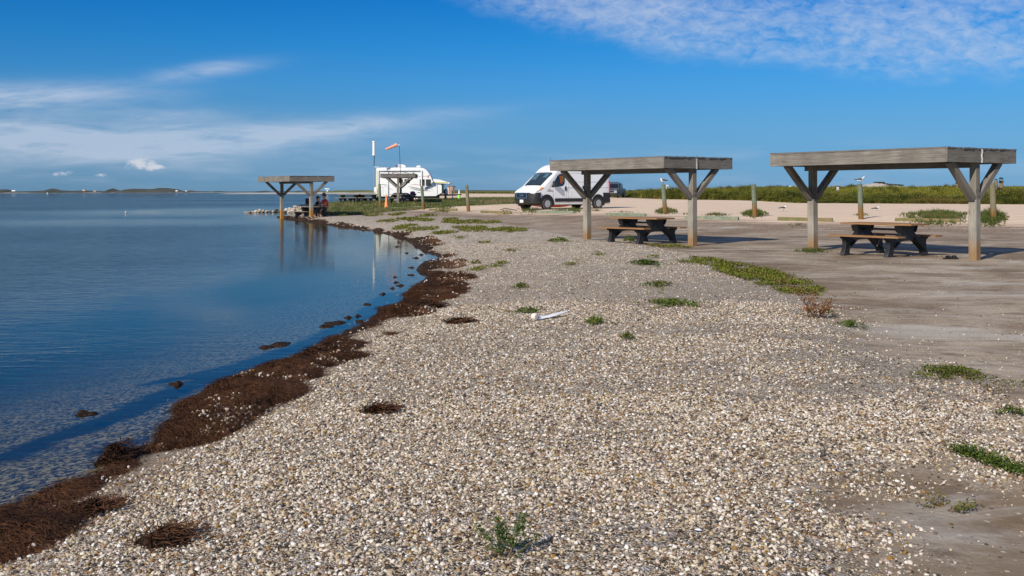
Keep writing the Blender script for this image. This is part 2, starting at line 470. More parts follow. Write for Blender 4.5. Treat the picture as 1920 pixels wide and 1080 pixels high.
def wood(name, dark, light, base_col=None, base_h=0.45, stain=None, knots=True, rough=0.85):
    m, N = mat(name)
    uv = N.n('ShaderNodeUVMap').outputs[0]
    ob = N.n('ShaderNodeTexCoord').outputs['Object']
    g1 = N.noise(N.mapping(uv, (1.6, 34, 1)), 1.0, 7, 0.65, 0.7)
    g2 = N.noise(N.mapping(uv, (3.0, 120, 1)), 1.0, 5, 0.6, 0.3)
    big = N.noise(ob, 1.7, 4, 0.6)
    f = N.m('ADD', N.m('MULTIPLY', g1, 0.6), N.m('MULTIPLY', g2, 0.4))
    c = N.mix(N.mapr(f, 0.34, 0.66), dark, light)
    c = N.mix(N.mapr(big, 0.35, 0.75, 0, 0.5), c, tuple(x * 0.62 for x in dark))
    if knots:
        vo = N.voro(N.mapping(uv, (1.1, 5.5, 1)), 1.0)
        kn = N.mapr(vo.outputs['Distance'], 0.03, 0.10, 0.75, 0.0)
        c = N.mix(kn, c, tuple(x * 0.30 for x in dark))
    if stain:
        sc_, lo, hi, amt = stain
        f2 = N.mapr(N.noise(ob, 4.0, 5, 0.65), lo, hi, 0, amt)
        c = N.mix(f2, c, sc_)
    if base_col:
        z = N.sep(ob)[2]
        zz = N.m('ADD', z, N.m('MULTIPLY', N.m('SUBTRACT', N.noise(N.mapping(ob, (9, 9, 1.5)), 1.0, 4), 0.5), 0.55))
        f3 = N.mapr(zz, base_h + 0.14, base_h - 0.12, 0.0, 0.92)
        c = N.mix(f3, c, N.mix(N.mapr(g1, 0.3, 0.7), base_col, tuple(x * 0.5 for x in base_col)))
    bn = N.n('ShaderNodeBump', ins={'Height': f, 'Strength': 0.55, 'Distance': 0.008})
    b = N.n('ShaderNodeBsdfPrincipled', ins={'Base Color': c, 'Roughness': rough, 'Normal': bn.outputs[0]})
    b.inputs['Specular IOR Level'].default_value = 0.25
    finish(N, b.outputs[0])
    return m

M = {}
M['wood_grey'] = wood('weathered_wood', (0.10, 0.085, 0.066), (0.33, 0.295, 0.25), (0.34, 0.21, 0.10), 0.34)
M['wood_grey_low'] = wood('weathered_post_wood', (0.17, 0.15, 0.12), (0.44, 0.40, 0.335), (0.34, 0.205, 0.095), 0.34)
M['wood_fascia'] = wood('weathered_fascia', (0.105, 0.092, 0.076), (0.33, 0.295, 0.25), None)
M['wood_deck'] = wood('roof_board', (0.09, 0.08, 0.07), (0.24, 0.22, 0.20), None)
M['wood_shore'] = wood('water_post_wood', (0.17, 0.15, 0.125), (0.40, 0.37, 0.33), (0.48, 0.235, 0.04), 0.58)
M['wood_bollard'] = wood('treated_bollard_wood', (0.085, 0.11, 0.07), (0.23, 0.26, 0.18), (0.24, 0.12, 0.03), 0.50, ((0.05, 0.05, 0.04), 0.55, 0.7, 0.8))
M['wood_bollard_plain'] = wood('brown_bollard_wood', (0.12, 0.105, 0.065), (0.26, 0.235, 0.15), (0.25, 0.12, 0.03), 0.42, ((0.05, 0.05, 0.04), 0.6, 0.75, 0.6))
M['timber_brown'] = wood('brown_timber', (0.15, 0.11, 0.05), (0.33, 0.26, 0.13), None, stain=((0.10, 0.14, 0.04), 0.5, 0.65, 0.7))
M['timber_green'] = wood('greenish_timber', (0.13, 0.17, 0.11), (0.29, 0.33, 0.25), None, stain=((0.30, 0.27, 0.16), 0.5, 0.65, 0.7))
M['comp'] = wood('brown_composite', (0.22, 0.115, 0.05), (0.38, 0.21, 0.095), None, knots=False, rough=0.6)
M['comp_old'] = wood('faded_composite', (0.17, 0.14, 0.11), (0.33, 0.28, 0.22), None, knots=False, rough=0.7)
M['black_plastic'] = simple('black_plastic', (0.010, 0.0105, 0.012), 0.55, var=0.3, vs=5, bump=0.15, bs=30, dirt=((0.06, 0.055, 0.05), 0.0, 0.15))
M['steel'] = simple('galvanised_steel', (0.45, 0.46, 0.47), 0.4, 0.7)
M['dark_steel'] = simple('dark_steel', (0.05, 0.05, 0.055), 0.45, 0.4)
M['white_paint'] = simple('white_paint', (0.80, 0.80, 0.79), 0.35, var=0.03, vs=2, dirt=((0.45, 0.40, 0.33), 0.2, 0.75))
M['van_white'] = simple('van_white_paint', (0.82, 0.82, 0.83), 0.22, var=0.02, vs=1.2, dirt=((0.50, 0.45, 0.38), 0.22, 0.8))
M['rv_white'] = simple('caravan_white', (0.78, 0.78, 0.76), 0.35, var=0.03, vs=1.5)
M['glass_dark'] = simple('dark_glass', (0.012, 0.014, 0.017), 0.06, spec=0.9)
M['rubber'] = simple('tyre_rubber', (0.022, 0.022, 0.023), 0.8, bump=0.2, dirt=((0.12, 0.10, 0.08), 0, 0.3))
M['alloy'] = simple('wheel_steel', (0.50, 0.51, 0.53), 0.35, 0.6)
M['van_black'] = simple('black_bumper', (0.014, 0.0145, 0.016), 0.55, var=0.2, bump=0.1, dirt=((0.06, 0.055, 0.045), 0.2, 0.5))
M['chrome'] = simple('chrome', (0.7, 0.72, 0.78), 0.15, 0.95)
M['lamp_clear'] = simple('lamp_lens', (0.20, 0.21, 0.23), 0.08, 0.3)
M['amber'] = simple('amber_lens', (0.85, 0.28, 0.02), 0.15)
M['red_lens'] = simple('red_lens', (0.55, 0.01, 0.015), 0.2)
M['red_cloth'] = simple('red_cloth', (0.60, 0.035, 0.03), 0.9, bump=0.3)
M['skin'] = simple('skin', (0.50, 0.27, 0.18), 0.55, var=0.08)
M['black_cloth'] = simple('black_cloth', (0.02, 0.02, 0.024), 0.95)
M['denim'] = simple('dark_shorts', (0.045, 0.045, 0.055), 0.9)
M['cap_brown'] = simple('brown_cap', (0.14, 0.09, 0.045), 0.9)
M['hair'] = simple('dark_hair', (0.03, 0.02, 0.015), 0.7)
M['orange'] = simple('faded_orange', (0.88, 0.33, 0.19), 0.6, var=0.1)
M['cone_green'] = simple('lime_plastic', (0.20, 0.80, 0.04), 0.5)
M['cone_orange'] = simple('orange_plastic', (0.85, 0.27, 0.09), 0.55, var=0.15)
M['reflect_white'] = simple('white_collar', (0.82, 0.82, 0.80), 0.4)
M['red_plastic'] = simple('red_plastic', (0.66, 0.05, 0.03), 0.45)
M['pink_plastic'] = simple('pink_plastic', (0.85, 0.22, 0.22), 0.5)
M['lime_plastic'] = simple('yellow_green_plastic', (0.50, 0.60, 0.05), 0.5)
M['purple'] = simple('purple_cloth', (0.38, 0.05, 0.30), 0.85)
M['blue'] = simple('blue_cloth', (0.02, 0.07, 0.45), 0.8)
M['kayak_red'] = simple('red_hull', (0.42, 0.08, 0.04), 0.5, var=0.2)
M['yellow'] = simple('faded_yellow', (0.62, 0.55, 0.16), 0.6)
M['decal_grey'] = simple('grey_decal', (0.22, 0.23, 0.26), 0.4)
M['decal_red'] = simple('red_decal', (0.42, 0.12, 0.12), 0.4)
M['outhouse_wall'] = simple('tan_siding', (0.52, 0.42, 0.34), 0.85)
M['outhouse_roof'] = simple('brown_roof', (0.20, 0.12, 0.09), 0.8)
M['truck_grey'] = simple('grey_truck_paint', (0.10, 0.115, 0.14), 0.3, 0.3)
M['car_red'] = simple('red_car_paint', (0.45, 0.03, 0.03), 0.3)
M['car_dark'] = simple('dark_car_paint', (0.03, 0.035, 0.04), 0.3)
M['car_white'] = simple('white_car_paint', (0.75, 0.75, 0.75), 0.3)
M['sail_white'] = simple('white_plastic', (0.82, 0.84, 0.86), 0.35, var=0.03)
M['foam'] = simple('dirty_foam', (0.72, 0.64, 0.55), 0.9, bump=0.4, bs=60)
M['gull_white'] = simple('white_feathers', (0.80, 0.79, 0.77), 0.85)
M['gull_grey'] = simple('dark_grey_feathers', (0.055, 0.058, 0.065), 0.85)
M['gull_black'] = simple('black_feathers', (0.02, 0.02, 0.022), 0.8)
M['bill'] = simple('bill', (0.12, 0.03, 0.02), 0.5)
M['sandal'] = simple('black_foam_rubber', (0.012, 0.012, 0.013), 0.8)
M['crane_blue'] = simple('hazy_blue_steel', (0.10, 0.20, 0.34), 0.7)
M['dropping'] = simple('bird_lime', (0.72, 0.71, 0.68), 0.9)
M['rust'] = simple('rusty_steel', (0.16, 0.10, 0.07), 0.8)

def foliage(name, a, b, c=None, vs=3.0, rough=0.7, transl=0.25):
    m, N = mat(name)
    oi = N.n('ShaderNodeObjectInfo').outputs['Random']
    ge = N.n('ShaderNodeNewGeometry')
    pos = ge.outputs['Position']
    n1 = N.noise(pos, vs, 4, 0.6)
    f = N.m('ADD', N.m('MULTIPLY', n1, 0.7), N.m('MULTIPLY', oi, 0.3))
    col = N.mix(N.mapr(f, 0.3, 0.7), a, b)
    if c:
        col = N.mix(N.mapr(N.noise(pos, vs * 0.23, 3), 0.52, 0.68, 0, 0.8), col, c)
    rv = N.m('MULTIPLY_ADD', ge.outputs['Random Per Island'], 0.7, 0.65)
    col = N.mix(1.0, col, N.comb(rv, rv, rv), 'MULTIPLY')
    d = N.n('ShaderNodeBsdfPrincipled', ins={'Base Color': col, 'Roughness': rough})
    d.inputs['Specular IOR Level'].default_value = 0.2
    t = N.n('ShaderNodeBsdfTranslucent', ins={'Color': col})
    mx = N.n('ShaderNodeMixShader', ins={0: transl, 1: d.outputs[0], 2: t.outputs[0]})
    finish(N, mx.outputs[0])
    return m
M['scrub'] = foliage('coastal_scrub', (0.028, 0.050, 0.008), (0.19, 0.185, 0.028), (0.22, 0.16, 0.045), 0.35)
M['dune_grass'] = foliage('dune_grass', (0.13, 0.14, 0.018), (0.30, 0.27, 0.04), (0.27, 0.16, 0.06), 0.06)
M['turf'] = foliage('salt_turf', (0.08, 0.11, 0.03), (0.22, 0.22, 0.08), (0.30, 0.23, 0.12), 0.8)
M['creeper'] = foliage('creeping_weed', (0.045, 0.085, 0.012), (0.14, 0.18, 0.028), (0.17, 0.11, 0.045), 9.0)
M['bank_weed'] = foliage('bank_weed', (0.04, 0.07, 0.014), (0.13, 0.15, 0.035), (0.19, 0.15, 0.06), 2.0)
M['creeper_yellow'] = foliage('yellow_green_weed', (0.075, 0.10, 0.010), (0.20, 0.21, 0.028), (0.20, 0.13, 0.05), 9.0)
M['weed'] = foliage('foreground_weed', (0.05, 0.10, 0.02), (0.13, 0.19, 0.05), None, 30.0)
M['dry'] = foliage('dry_brown_weed', (0.17, 0.065, 0.02), (0.30, 0.14, 0.05), None, 20.0)
M['palm'] = foliage('palm_fronds', (0.02, 0.05, 0.015), (0.05, 0.09, 0.02), None, 3.0)
M['palm_trunk'] = simple('palm_trunk', (0.20, 0.14, 0.09), 0.9, bump=0.5)
M['mangrove'] = foliage('far_trees', (0.03, 0.045, 0.02), (0.07, 0.08, 0.04), (0.10, 0.08, 0.06), 0.02, transl=0.0)
M['weed_mass'] = foliage('seaweed_strand', (0.022, 0.010, 0.005), (0.135, 0.058, 0.024), (0.045, 0.020, 0.010), 4.0, transl=0.1)

# ------------------------------------------------------------------ ground sheet (beach, lagoon bed, road, dunes)
nr, nc = 760, 600
Yp = np.exp(np.linspace(math.log(2.0), math.log(3900.0), nr))
rt_ = np.linspace(-1.25, 1.25, nc)
XX = Yp[:, None] * rt_[None, :]
YY = np.repeat((Yp - 8.0)[:, None], nc, 1)
ZZ, DD, GG = terrain(XX.ravel(), YY.ravel(), True)
xf, yf = XX.ravel(), YY.ravel()
idx = np.arange(nr * nc).reshape(nr, nc)
F = np.stack([idx[:-1, :-1].ravel(), idx[:-1, 1:].ravel(), idx[1:, 1:].ravel(), idx[1:, :-1].ravel()], 1)
roadd = dist_poly(xf, yf, ROAD)
bushd = dist_poly(xf, yf, BUSH)
turfd = dist_poly(xf, yf, TURF)

mg, N = mat('ground_material')
pos = N.n('ShaderNodeNewGeometry').outputs['Position']
p2 = N.mapping(pos, (1, 1, 0.0))
def at(name):
    return N.n('ShaderNodeAttribute', attribute_name=name).outputs['Fac']
aD, aG, aR, aB, aT = at('shore'), at('gravel'), at('road'), at('scrub'), at('turf')
# pebbles and shell
v1 = N.voro(p2, 80); v2 = N.voro(N.mapping(p2, (1, 1, 1), loc=(3.3, 1.7, 0)), 40)
r1 = N.sep(v1.outputs['Color'])[0]; r2 = N.sep(v2.outputs['Color'])[1]
PEB = [(0.0, (0.030, 0.027, 0.026)), (0.15, (0.15, 0.075, 0.032)), (0.25, (0.34, 0.19, 0.085)), (0.36, (0.40, 0.305, 0.205)), (0.50, (0.56, 0.45, 0.315)), (0.68, (0.65, 0.55, 0.42)), (0.86, (0.73, 0.65, 0.53)), (0.955, (0.74, 0.71, 0.64))]
c1 = N.ramp(r1, PEB, 'CONSTANT')
c2 = N.ramp(r2, [(0.0, (0.10, 0.07, 0.05)), (0.09, (0.30, 0.22, 0.16)), (0.2, (0.47, 0.40, 0.33)), (0.7, (0.60, 0.54, 0.47)), (0.9, (0.70, 0.67, 0.63))], 'CONSTANT')
m12 = N.mapr(N.noise(p2, 9, 3), 0.5, 0.62)
gcol = N.mix(m12, c1, c2)
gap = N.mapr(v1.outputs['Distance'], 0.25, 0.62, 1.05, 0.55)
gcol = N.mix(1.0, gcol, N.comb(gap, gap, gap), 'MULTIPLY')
gsp = N.voro(p2, 13)
gcol = N.mix(N.m('MULTIPLY', N.mapr(N.sep(pos)[1], 16, 34, 0, 0.75), N.mapr(N.sep(gsp.outputs['Color'])[0], 0.25, 0.75)), gcol, N.ramp(N.sep(gsp.outputs['Color'])[1], [(0.0, (0.24, 0.18, 0.12)), (0.28, (0.50, 0.42, 0.32)), (0.55, (0.66, 0.57, 0.46)), (0.8, (0.76, 0.68, 0.57))], 'CONSTANT'))
gcol = N.mix(N.mapr(N.noise(p2, 0.55, 5, 0.6), 0.50, 0.72, 0, 0.45), gcol, (0.50, 0.41, 0.31))
# bare dirt
dn = N.noise(p2, 0.35, 7, 0.62); dn2 = N.noise(N.mapping(p2, (0.7, 1.3, 1), rot=(0, 0, 0.3)), 1.1, 7, 0.68, 0.5); dn3 = N.noise(p2, 38, 4, 0.7)
dcol = N.mix(N.mapr(dn, 0.42, 0.58), (0.215, 0.150, 0.092), (0.45, 0.365, 0.270))
dcol = N.mix(N.mapr(dn2, 0.54, 0.70, 0, 0.75), dcol, (0.50, 0.445, 0.37))
dcol = N.mix(N.mapr(dn2, 0.46, 0.36, 0, 0.75), dcol, (0.155, 0.108, 0.072))
dcol = N.mix(N.mapr(dn3, 0.35, 0.7, 0.0, 0.40), dcol, (0.15, 0.11, 0.075))
dcol = N.mix(N.mapr(N.noise(N.mapping(p2, (0.35, 1.0, 1)), 3.4, 6, 0.7), 0.50, 0.62, 0, 0.6), dcol, (0.20, 0.145, 0.095))
dg = N.voro(N.mapping(p2, (1, 1, 1)), 9.0)
dcol = N.mix(N.m('MULTIPLY', N.mapr(dg.outputs['Distance'], 0.55, 0.2, 0, 0.6), N.mapr(N.noise(p2, 0.8, 5, 0.65), 0.50, 0.60)), dcol, (0.13, 0.095, 0.065))
rut = N.noise(N.mapping(p2, (0.30, 0.85, 1), rot=(0, 0, 0.5)), 1.0, 7, 0.68, 0.9)
dcol = N.mix(N.mapr(rut, 0.53, 0.64, 0, 0.6), dcol, (0.21, 0.16, 0.115))
dcol = N.mix(N.mapr(rut, 0.45, 0.36, 0, 0.5), dcol, (0.50, 0.46, 0.40))
sp = N.voro(p2, 22)
dcol = N.mix(N.mapr(N.m('MULTIPLY', N.mapr(sp.outputs['Distance'], 0.16, 0.30, 1, 0), N.mapr(N.sep(sp.outputs['Color'])[0], 0.62, 0.70)), 0, 1, 0, 0.85), dcol, N.mix(N.mapr(N.sep(sp.outputs['Color'])[1], 0.4, 0.45), (0.07, 0.05, 0.04), (0.58, 0.51, 0.43)))
# crushed shell road
rn = N.noise(N.mapping(p2, (0.35, 1.5, 1)), 1.0, 6, 0.6)
rcol = N.mix(N.mapr(rn, 0.35, 0.65), (0.64, 0.47, 0.33), (0.80, 0.62, 0.45))
rcol = N.mix(N.mapr(N.noise(p2, 14, 4, 0.7), 0.4, 0.7, 0, 0.5), rcol, (0.50, 0.38, 0.27))
rcol = N.mix(N.mapr(N.noise(p2, 5, 3, 0.7), 0.55, 0.7, 0, 0.45), rcol, (0.84, 0.70, 0.54))
# turf / scrub soil
tcol = N.mix(N.mapr(N.noise(p2, 1.4, 6, 0.65), 0.35, 0.65), (0.075, 0.085, 0.028), (0.20, 0.175, 0.08))
bcol = N.mix(N.mapr(N.noise(p2, 0.05, 7, 0.62), 0.35, 0.65), (0.075, 0.10, 0.018), (0.20, 0.18, 0.04))
bcol = N.mix(N.mapr(N.noise(p2, 0.012, 5, 0.6), 0.52, 0.64, 0, 0.6), bcol, (0.24, 0.15, 0.06))
# lagoon bed: pebbles close in, silt and drowned weed farther out, colour darkened for light the water absorbs
en = N.noise(p2, 0.9, 4, 0.6)
dsh = N.m('MULTIPLY', aD, -1.0)
shl = N.m('ADD', dsh, N.m('MULTIPLY', N.m('SUBTRACT', en, 0.5), 1.2))
sea = N.mix(N.mapr(shl, 0.2, 2.6, 0.12, 0.75), N.mix(N.mapr(N.m('ADD', N.m('MULTIPLY', N.noise(p2, 30, 4, 0.8), 0.5), N.m('MULTIPLY', N.sep(v2.outputs['Color'])[0], 0.5)), 0.40, 0.72), (0.012, 0.010, 0.006), (0.44, 0.34, 0.21)), (0.042, 0.038, 0.024))
sea = N.mix(N.mapr(shl, 1.4, 4.0, smooth=True), sea, (0.014, 0.019, 0.019))
eelw = N.m('ADD', at('eel'), N.m('MULTIPLY', N.m('SUBTRACT', N.noise(N.mapping(p2, (1.0, 1.0, 1)), 3.0, 5, 0.65), 0.5), 0.42))
sea = N.mix(N.mapr(eelw, 0.20, 0.02, 0.0, 0.97, smooth=True), sea, (0.003, 0.005, 0.010))
wn = N.noise(p2, 2.2, 5, 0.6)
def soft(a, lo, hi, amt=1.0, nz=None):
    return N.mapr(N.m('ADD', a, N.m('MULTIPLY', N.m('SUBTRACT', nz if nz is not None else wn, 0.5), amt)), lo, hi, smooth=True)
col = N.mix(soft(aG, -0.25, 0.30, 2.4, N.noise(p2, 3.2, 7, 0.72)), dcol, gcol)
col = N.mix(soft(aR, -0.8, 1.2, 3.4, N.noise(p2, 0.6, 6, 0.68)), col, rcol)
# brownish tracked shell in front of the bumpers
trk = N.m('MULTIPLY', N.mapr(aR, -9.0, -0.5, smooth=True), N.mapr(aR, 3.0, 0.0, smooth=True))
col = N.mix(N.m('MULTIPLY', trk, N.mapr(N.noise(N.mapping(p2, (0.25, 1.1, 1)), 1.0, 6, 0.65), 0.40, 0.54, 0, 0.85)), col, N.mix(N.mapr(N.noise(p2, 9, 4, 0.7), 0.4, 0.6), (0.14, 0.092, 0.062), (0.36, 0.27, 0.19)))
col = N.mix(soft(aT, -0.3, 0.4, 1.6), col, tcol)
col = N.mix(soft(aB, -0.3, 0.6, 3.0), col, bcol)
wet = N.mapr(aD, 0.0, 0.55, 1.0, 0.0)
wetc = N.mix(1.0, col, (0.45, 0.42, 0.40), 'MULTIPLY')
col = N.mix(wet, col, wetc)
under = N.mapr(aD, 0.03, -0.03)
col = N.mix(under, col, sea)
bh = N.m('ADD', N.m('MULTIPLY', N.mapr(v1.outputs['Distance'], 0.0, 0.7, 1, 0), soft(aG, -0.2, 0.3)), N.m('MULTIPLY', N.noise(p2, 26, 6, 0.7), 0.8))
bmp = N.n('ShaderNodeBump', ins={'Height': bh, 'Strength': N.mapr(N.sep(pos)[1], 7, 26, 0.9, 0.12), 'Distance': 0.012})
b = N.n('ShaderNodeBsdfPrincipled', ins={'Base Color': col, 'Roughness': 0.95, 'Normal': bmp.outputs[0]})
b.inputs['Specular IOR Level'].default_value = 0.15
finish(N, b.outputs[0])

gm_ = np_mesh('ground', np.stack([xf, yf, ZZ], 1), F, mg, True)
fattr(gm_, 'shore', np.clip(DD, -30, 30)); fattr(gm_, 'gravel', np.clip(GG, -20, 20)); fattr(gm_, 'road', np.clip(roadd, -20, 20))
fattr(gm_, 'scrub', np.clip(bushd, -20, 20)); fattr(gm_, 'turf', np.clip(turfd, -20, 20))
EEL = [P(a, b_) for a, b_ in ((-300, 880), (-100, 848), (0, 820), (110, 786), (210, 762), (300, 730), (400, 690), (480, 664), (560, 640), (640, 610), (700, 580), (740, 545))]
EEL2 = [P(a, b_) for a, b_ in ((190, 830), (225, 822), (262, 812))]
EEL3 = [P(a, b_) for a, b_ in ((300, 690), (360, 684), (420, 672))]
eeld = np.minimum(dist_poly(xf, yf, EEL, False) - 0.0 - .012 * np.clip(yf, 0, 20), np.minimum(dist_poly(xf, yf, EEL2, False), dist_poly(xf, yf, EEL3, False) - .1))
fattr(gm_, 'eel', np.clip(eeld, -1, 3))
ground = link('ground', gm_); props(ground, kind='structure', label='beach of pale shell gravel, dirt and the crushed shell road')

# ------------------------------------------------------------------ water
mw, N = mat('lagoon_water_material')
pos = N.n('ShaderNodeNewGeometry').outputs['Position']
p2 = N.mapping(pos, (1, 1, 0))
calm = N.n('ShaderNodeAttribute', attribute_name='calm').outputs['Fac']
n1 = N.noise(N.mapping(p2, (2.4, 5.5, 1), rot=(0, 0, 0.35)), 1.0, 4, 0.55, 0.4)
n2 = N.noise(N.mapping(p2, (9, 16, 1), rot=(0, 0, -0.2)), 1.0, 3, 0.55)
n3 = N.noise(N.mapping(p2, (0.45, 1.2, 1), rot=(0, 0, 0.15)), 1.0, 3, 0.5)
h = N.m('ADD', N.m('ADD', N.m('MULTIPLY', n1, 0.055), N.m('MULTIPLY', n2, 0.012)), N.m('MULTIPLY', n3, 0.05))
gust = N.noise(N.mapping(p2, (0.010, 0.035, 1)), 1.0, 4, 0.6)
amp = N.m('MULTIPLY', N.mapr(calm, 1.0, 0.0, 0.035, 1.0), N.mapr(gust, 0.35, 0.62, 0.35, 1.0))
hh = N.m('MULTIPLY', h, amp)
bmp = N.n('ShaderNodeBump', ins={'Height': hh, 'Strength': 1.0, 'Distance': 1.0})
dist_ = N.n('ShaderNodeCameraData').outputs['View Distance'] if False else N.sep(pos)[1]
rnd = N.noise(N.mapping(p2, (3.0, 6.0, 1)), 1.0, 5, 0.7, 0, True)
rv3 = N.vm('SUBTRACT', rnd, (0.5, 0.5, 0.5))
famp = N.m('MULTIPLY', N.m('MULTIPLY', N.mapr(dist_, 10, 60, 0.10, 1.0), N.mapr(calm, 1.0, 0.0, 0.02, 1.0)), N.mapr(gust, 0.35, 0.62, 0.75, 1.25))
tiltv = N.vm('MULTIPLY', rv3, (0.55, 0.95, 0.0))
sc3 = N.n('ShaderNodeVectorMath', operation='SCALE'); N.put(sc3.inputs[0], tiltv); N.put(sc3.inputs[3], famp)
nrm = N.vm('NORMALIZE', N.vm('ADD', bmp.outputs[0], sc3.outputs[0]))
inc = N.n('ShaderNodeNewGeometry').outputs['Incoming']
dt = N.n('ShaderNodeVectorMath', operation='DOT_PRODUCT'); N.put(dt.inputs[0], inc); N.put(dt.inputs[1], nrm)
cosv = N.m('MINIMUM', N.m('ABSOLUTE', dt.outputs['Value']), 1.0)
fre = N.m('MULTIPLY_ADD', N.m('POWER', N.m('SUBTRACT', 1.0, cosv), 5.0), 0.98, 0.02)   # reflectance of still water, same from both sides
gl = N.n('ShaderNodeBsdfGlossy', ins={'Color': (0.66, 0.67, 0.65), 'Roughness': 0.03, 'Normal': nrm})
tr = N.n('ShaderNodeBsdfTransparent', ins={'Color': (0.84, 0.88, 0.80)})
mx = N.n('ShaderNodeMixShader', ins={0: fre, 1: tr.outputs[0], 2: gl.outputs[0]})
finish(N, mx.outputs[0])
nr2, nc2 = 260, 260
Yq = np.exp(np.linspace(math.log(2.0), math.log(9000.0), nr2)); rq = np.linspace(-1.6, 1.25, nc2)
X2 = (Yq[:, None] * rq[None, :]).ravel(); Y2 = np.repeat((Yq - 8.0)[:, None], nc2, 1).ravel()
i2 = np.arange(nr2 * nc2).reshape(nr2, nc2)
F2 = np.stack([i2[:-1, :-1].ravel(), i2[:-1, 1:].ravel(), i2[1:, 1:].ravel(), i2[1:, :-1].ravel()], 1)
d2 = dist_poly(X2, Y2, LAND_C)
keep = (d2[F2].min(1) < 1.5)
F2 = F2[keep]
wm = np_mesh('lagoon_water', np.stack([X2, Y2, np.zeros_like(X2)], 1), F2, mw, True)
cn_ = fbm(X2 * .08, Y2 * .03, 3)
calmv = ss(9, 1.5, -d2 + (cn_ - .5) * 6) * ss(4, 14, Y2)
calmv = np.maximum(calmv, 0.90 * ss(5.0, 1.0, -d2 + (cn_ - .5) * 3))
# the smooth lane behind and left of the shelter point
lane = np.exp(-((Y2 - 92) / 22.0) ** 2) * ss(-48, -24, X2)
calmv = np.maximum(calmv, 0.97 * np.clip(lane * 1.3, 0, 1))
lane2 = np.exp(-((Y2 - 58) / 9.0) ** 2) * ss(-40, -22, X2)
calmv = np.maximum(calmv, 0.8 * np.clip(lane2 * 1.2, 0, 1))
fattr(wm, 'calm', np.clip(calmv, 0, 1))
water = link('lagoon_water', wm); props(water, kind='structure', label='blue lagoon water, rippled far out and calm by the shore')

# ------------------------------------------------------------------ instancing helper for uncountable stuff
def scatter(name, pts, protos, scl, label, rot=None):
    """one object; geometry nodes put a prototype on every point"""
    pts = np.asarray(pts, np.float32)
    me = bpy.data.meshes.new(name); me.vertices.add(len(pts)); me.vertices.foreach_set('co', pts.ravel())
    fattr(me, 'scl', scl)
    r = me.attributes.new('rot', 'FLOAT_VECTOR', 'POINT')
    if rot is None:
        rot = np.zeros((len(pts), 3)); rot[:, 2] = RNG.random(len(pts)) * 6.283
    r.data.foreach_set('vector', np.asarray(rot, np.float32).ravel())
    me.update()
    col = bpy.data.collections.new(name + '_kinds')
    for p in protos: col.objects.link(p)
    ng = bpy.data.node_groups.new(name, 'GeometryNodeTree')
    ng.interface.new_socket('Geometry', in_out='INPUT', socket_type='NodeSocketGeometry')
    ng.interface.new_socket('Geometry', in_out='OUTPUT', socket_type='NodeSocketGeometry')
    L = ng.links.new; A = ng.nodes.new
    gi, go = A('NodeGroupInput'), A('NodeGroupOutput')
    ci = A('GeometryNodeCollectionInfo'); ci.inputs['Collection'].default_value = col
    ci.inputs['Separate Children'].default_value = True; ci.inputs['Reset Children'].default_value = True
    ip = A('GeometryNodeInstanceOnPoints'); ip.inputs['Pick Instance'].default_value = True
    rv = A('FunctionNodeRandomValue'); rv.data_type = 'INT'
    rv.inputs[4].default_value = 0; rv.inputs[5].default_value = len(protos) - 1
    a1 = A('GeometryNodeInputNamedAttribute'); a1.data_type = 'FLOAT'; a1.inputs[0].default_value = 'scl'
    a2 = A('GeometryNodeInputNamedAttribute'); a2.data_type = 'FLOAT_VECTOR'; a2.inputs[0].default_value = 'rot'
    L(gi.outputs[0], ip.inputs['Points']); L(ci.outputs[0], ip.inputs['Instance']); L(rv.outputs[2], ip.inputs['Instance Index'])
    L(a1.outputs[0], ip.inputs['Scale']); L(a2.outputs[0], ip.inputs['Rotation']); L(ip.outputs[0], go.inputs[0])
    o = link(name, me); md = o.modifiers.new('scatter', 'NODES'); md.node_group = ng
    return props(o, label=label, kind='stuff')
def proto(name, mb, mt, smooth=False):
    me = mb if isinstance(mb, bpy.types.Mesh) else mb.mesh(name, mt, smooth)
    return bpy.data.objects.new(name, me)

# pebbles ------------------------------------------------------------
mp, N = mat('pebble_material')
oi = N.n('ShaderNodeObjectInfo').outputs['Random']
tc = N.n('ShaderNodeTexCoord').outputs['Object']
cc = N.ramp(oi, PEB + [], 'CONSTANT')
wn_ = N.n('ShaderNodeTexWhiteNoise'); wn_.noise_dimensions = '1D'; N.put(wn_.inputs['W'], oi)
hv = N.n('ShaderNodeHueSaturation', ins={'Hue': N.mapr(wn_.outputs[0], 0, 1, 0.485, 0.515), 'Saturation': N.mapr(wn_.outputs[0], 0, 1, 0.5, 1.35), 'Value': N.mapr(wn_.outputs[0], 1, 0, 0.75, 1.15), 'Color': cc})
pc = N.mix(N.mapr(N.noise(tc, 2.2, 4), 0.4, 0.7, 0, 0.35), hv.outputs[0], (0.25, 0.19, 0.14))
b = N.n('ShaderNodeBsdfPrincipled', ins={'Base Color': pc, 'Roughness': 0.75})
b.inputs['Specular IOR Level'].default_value = 0.3
finish(N, b.outputs[0])
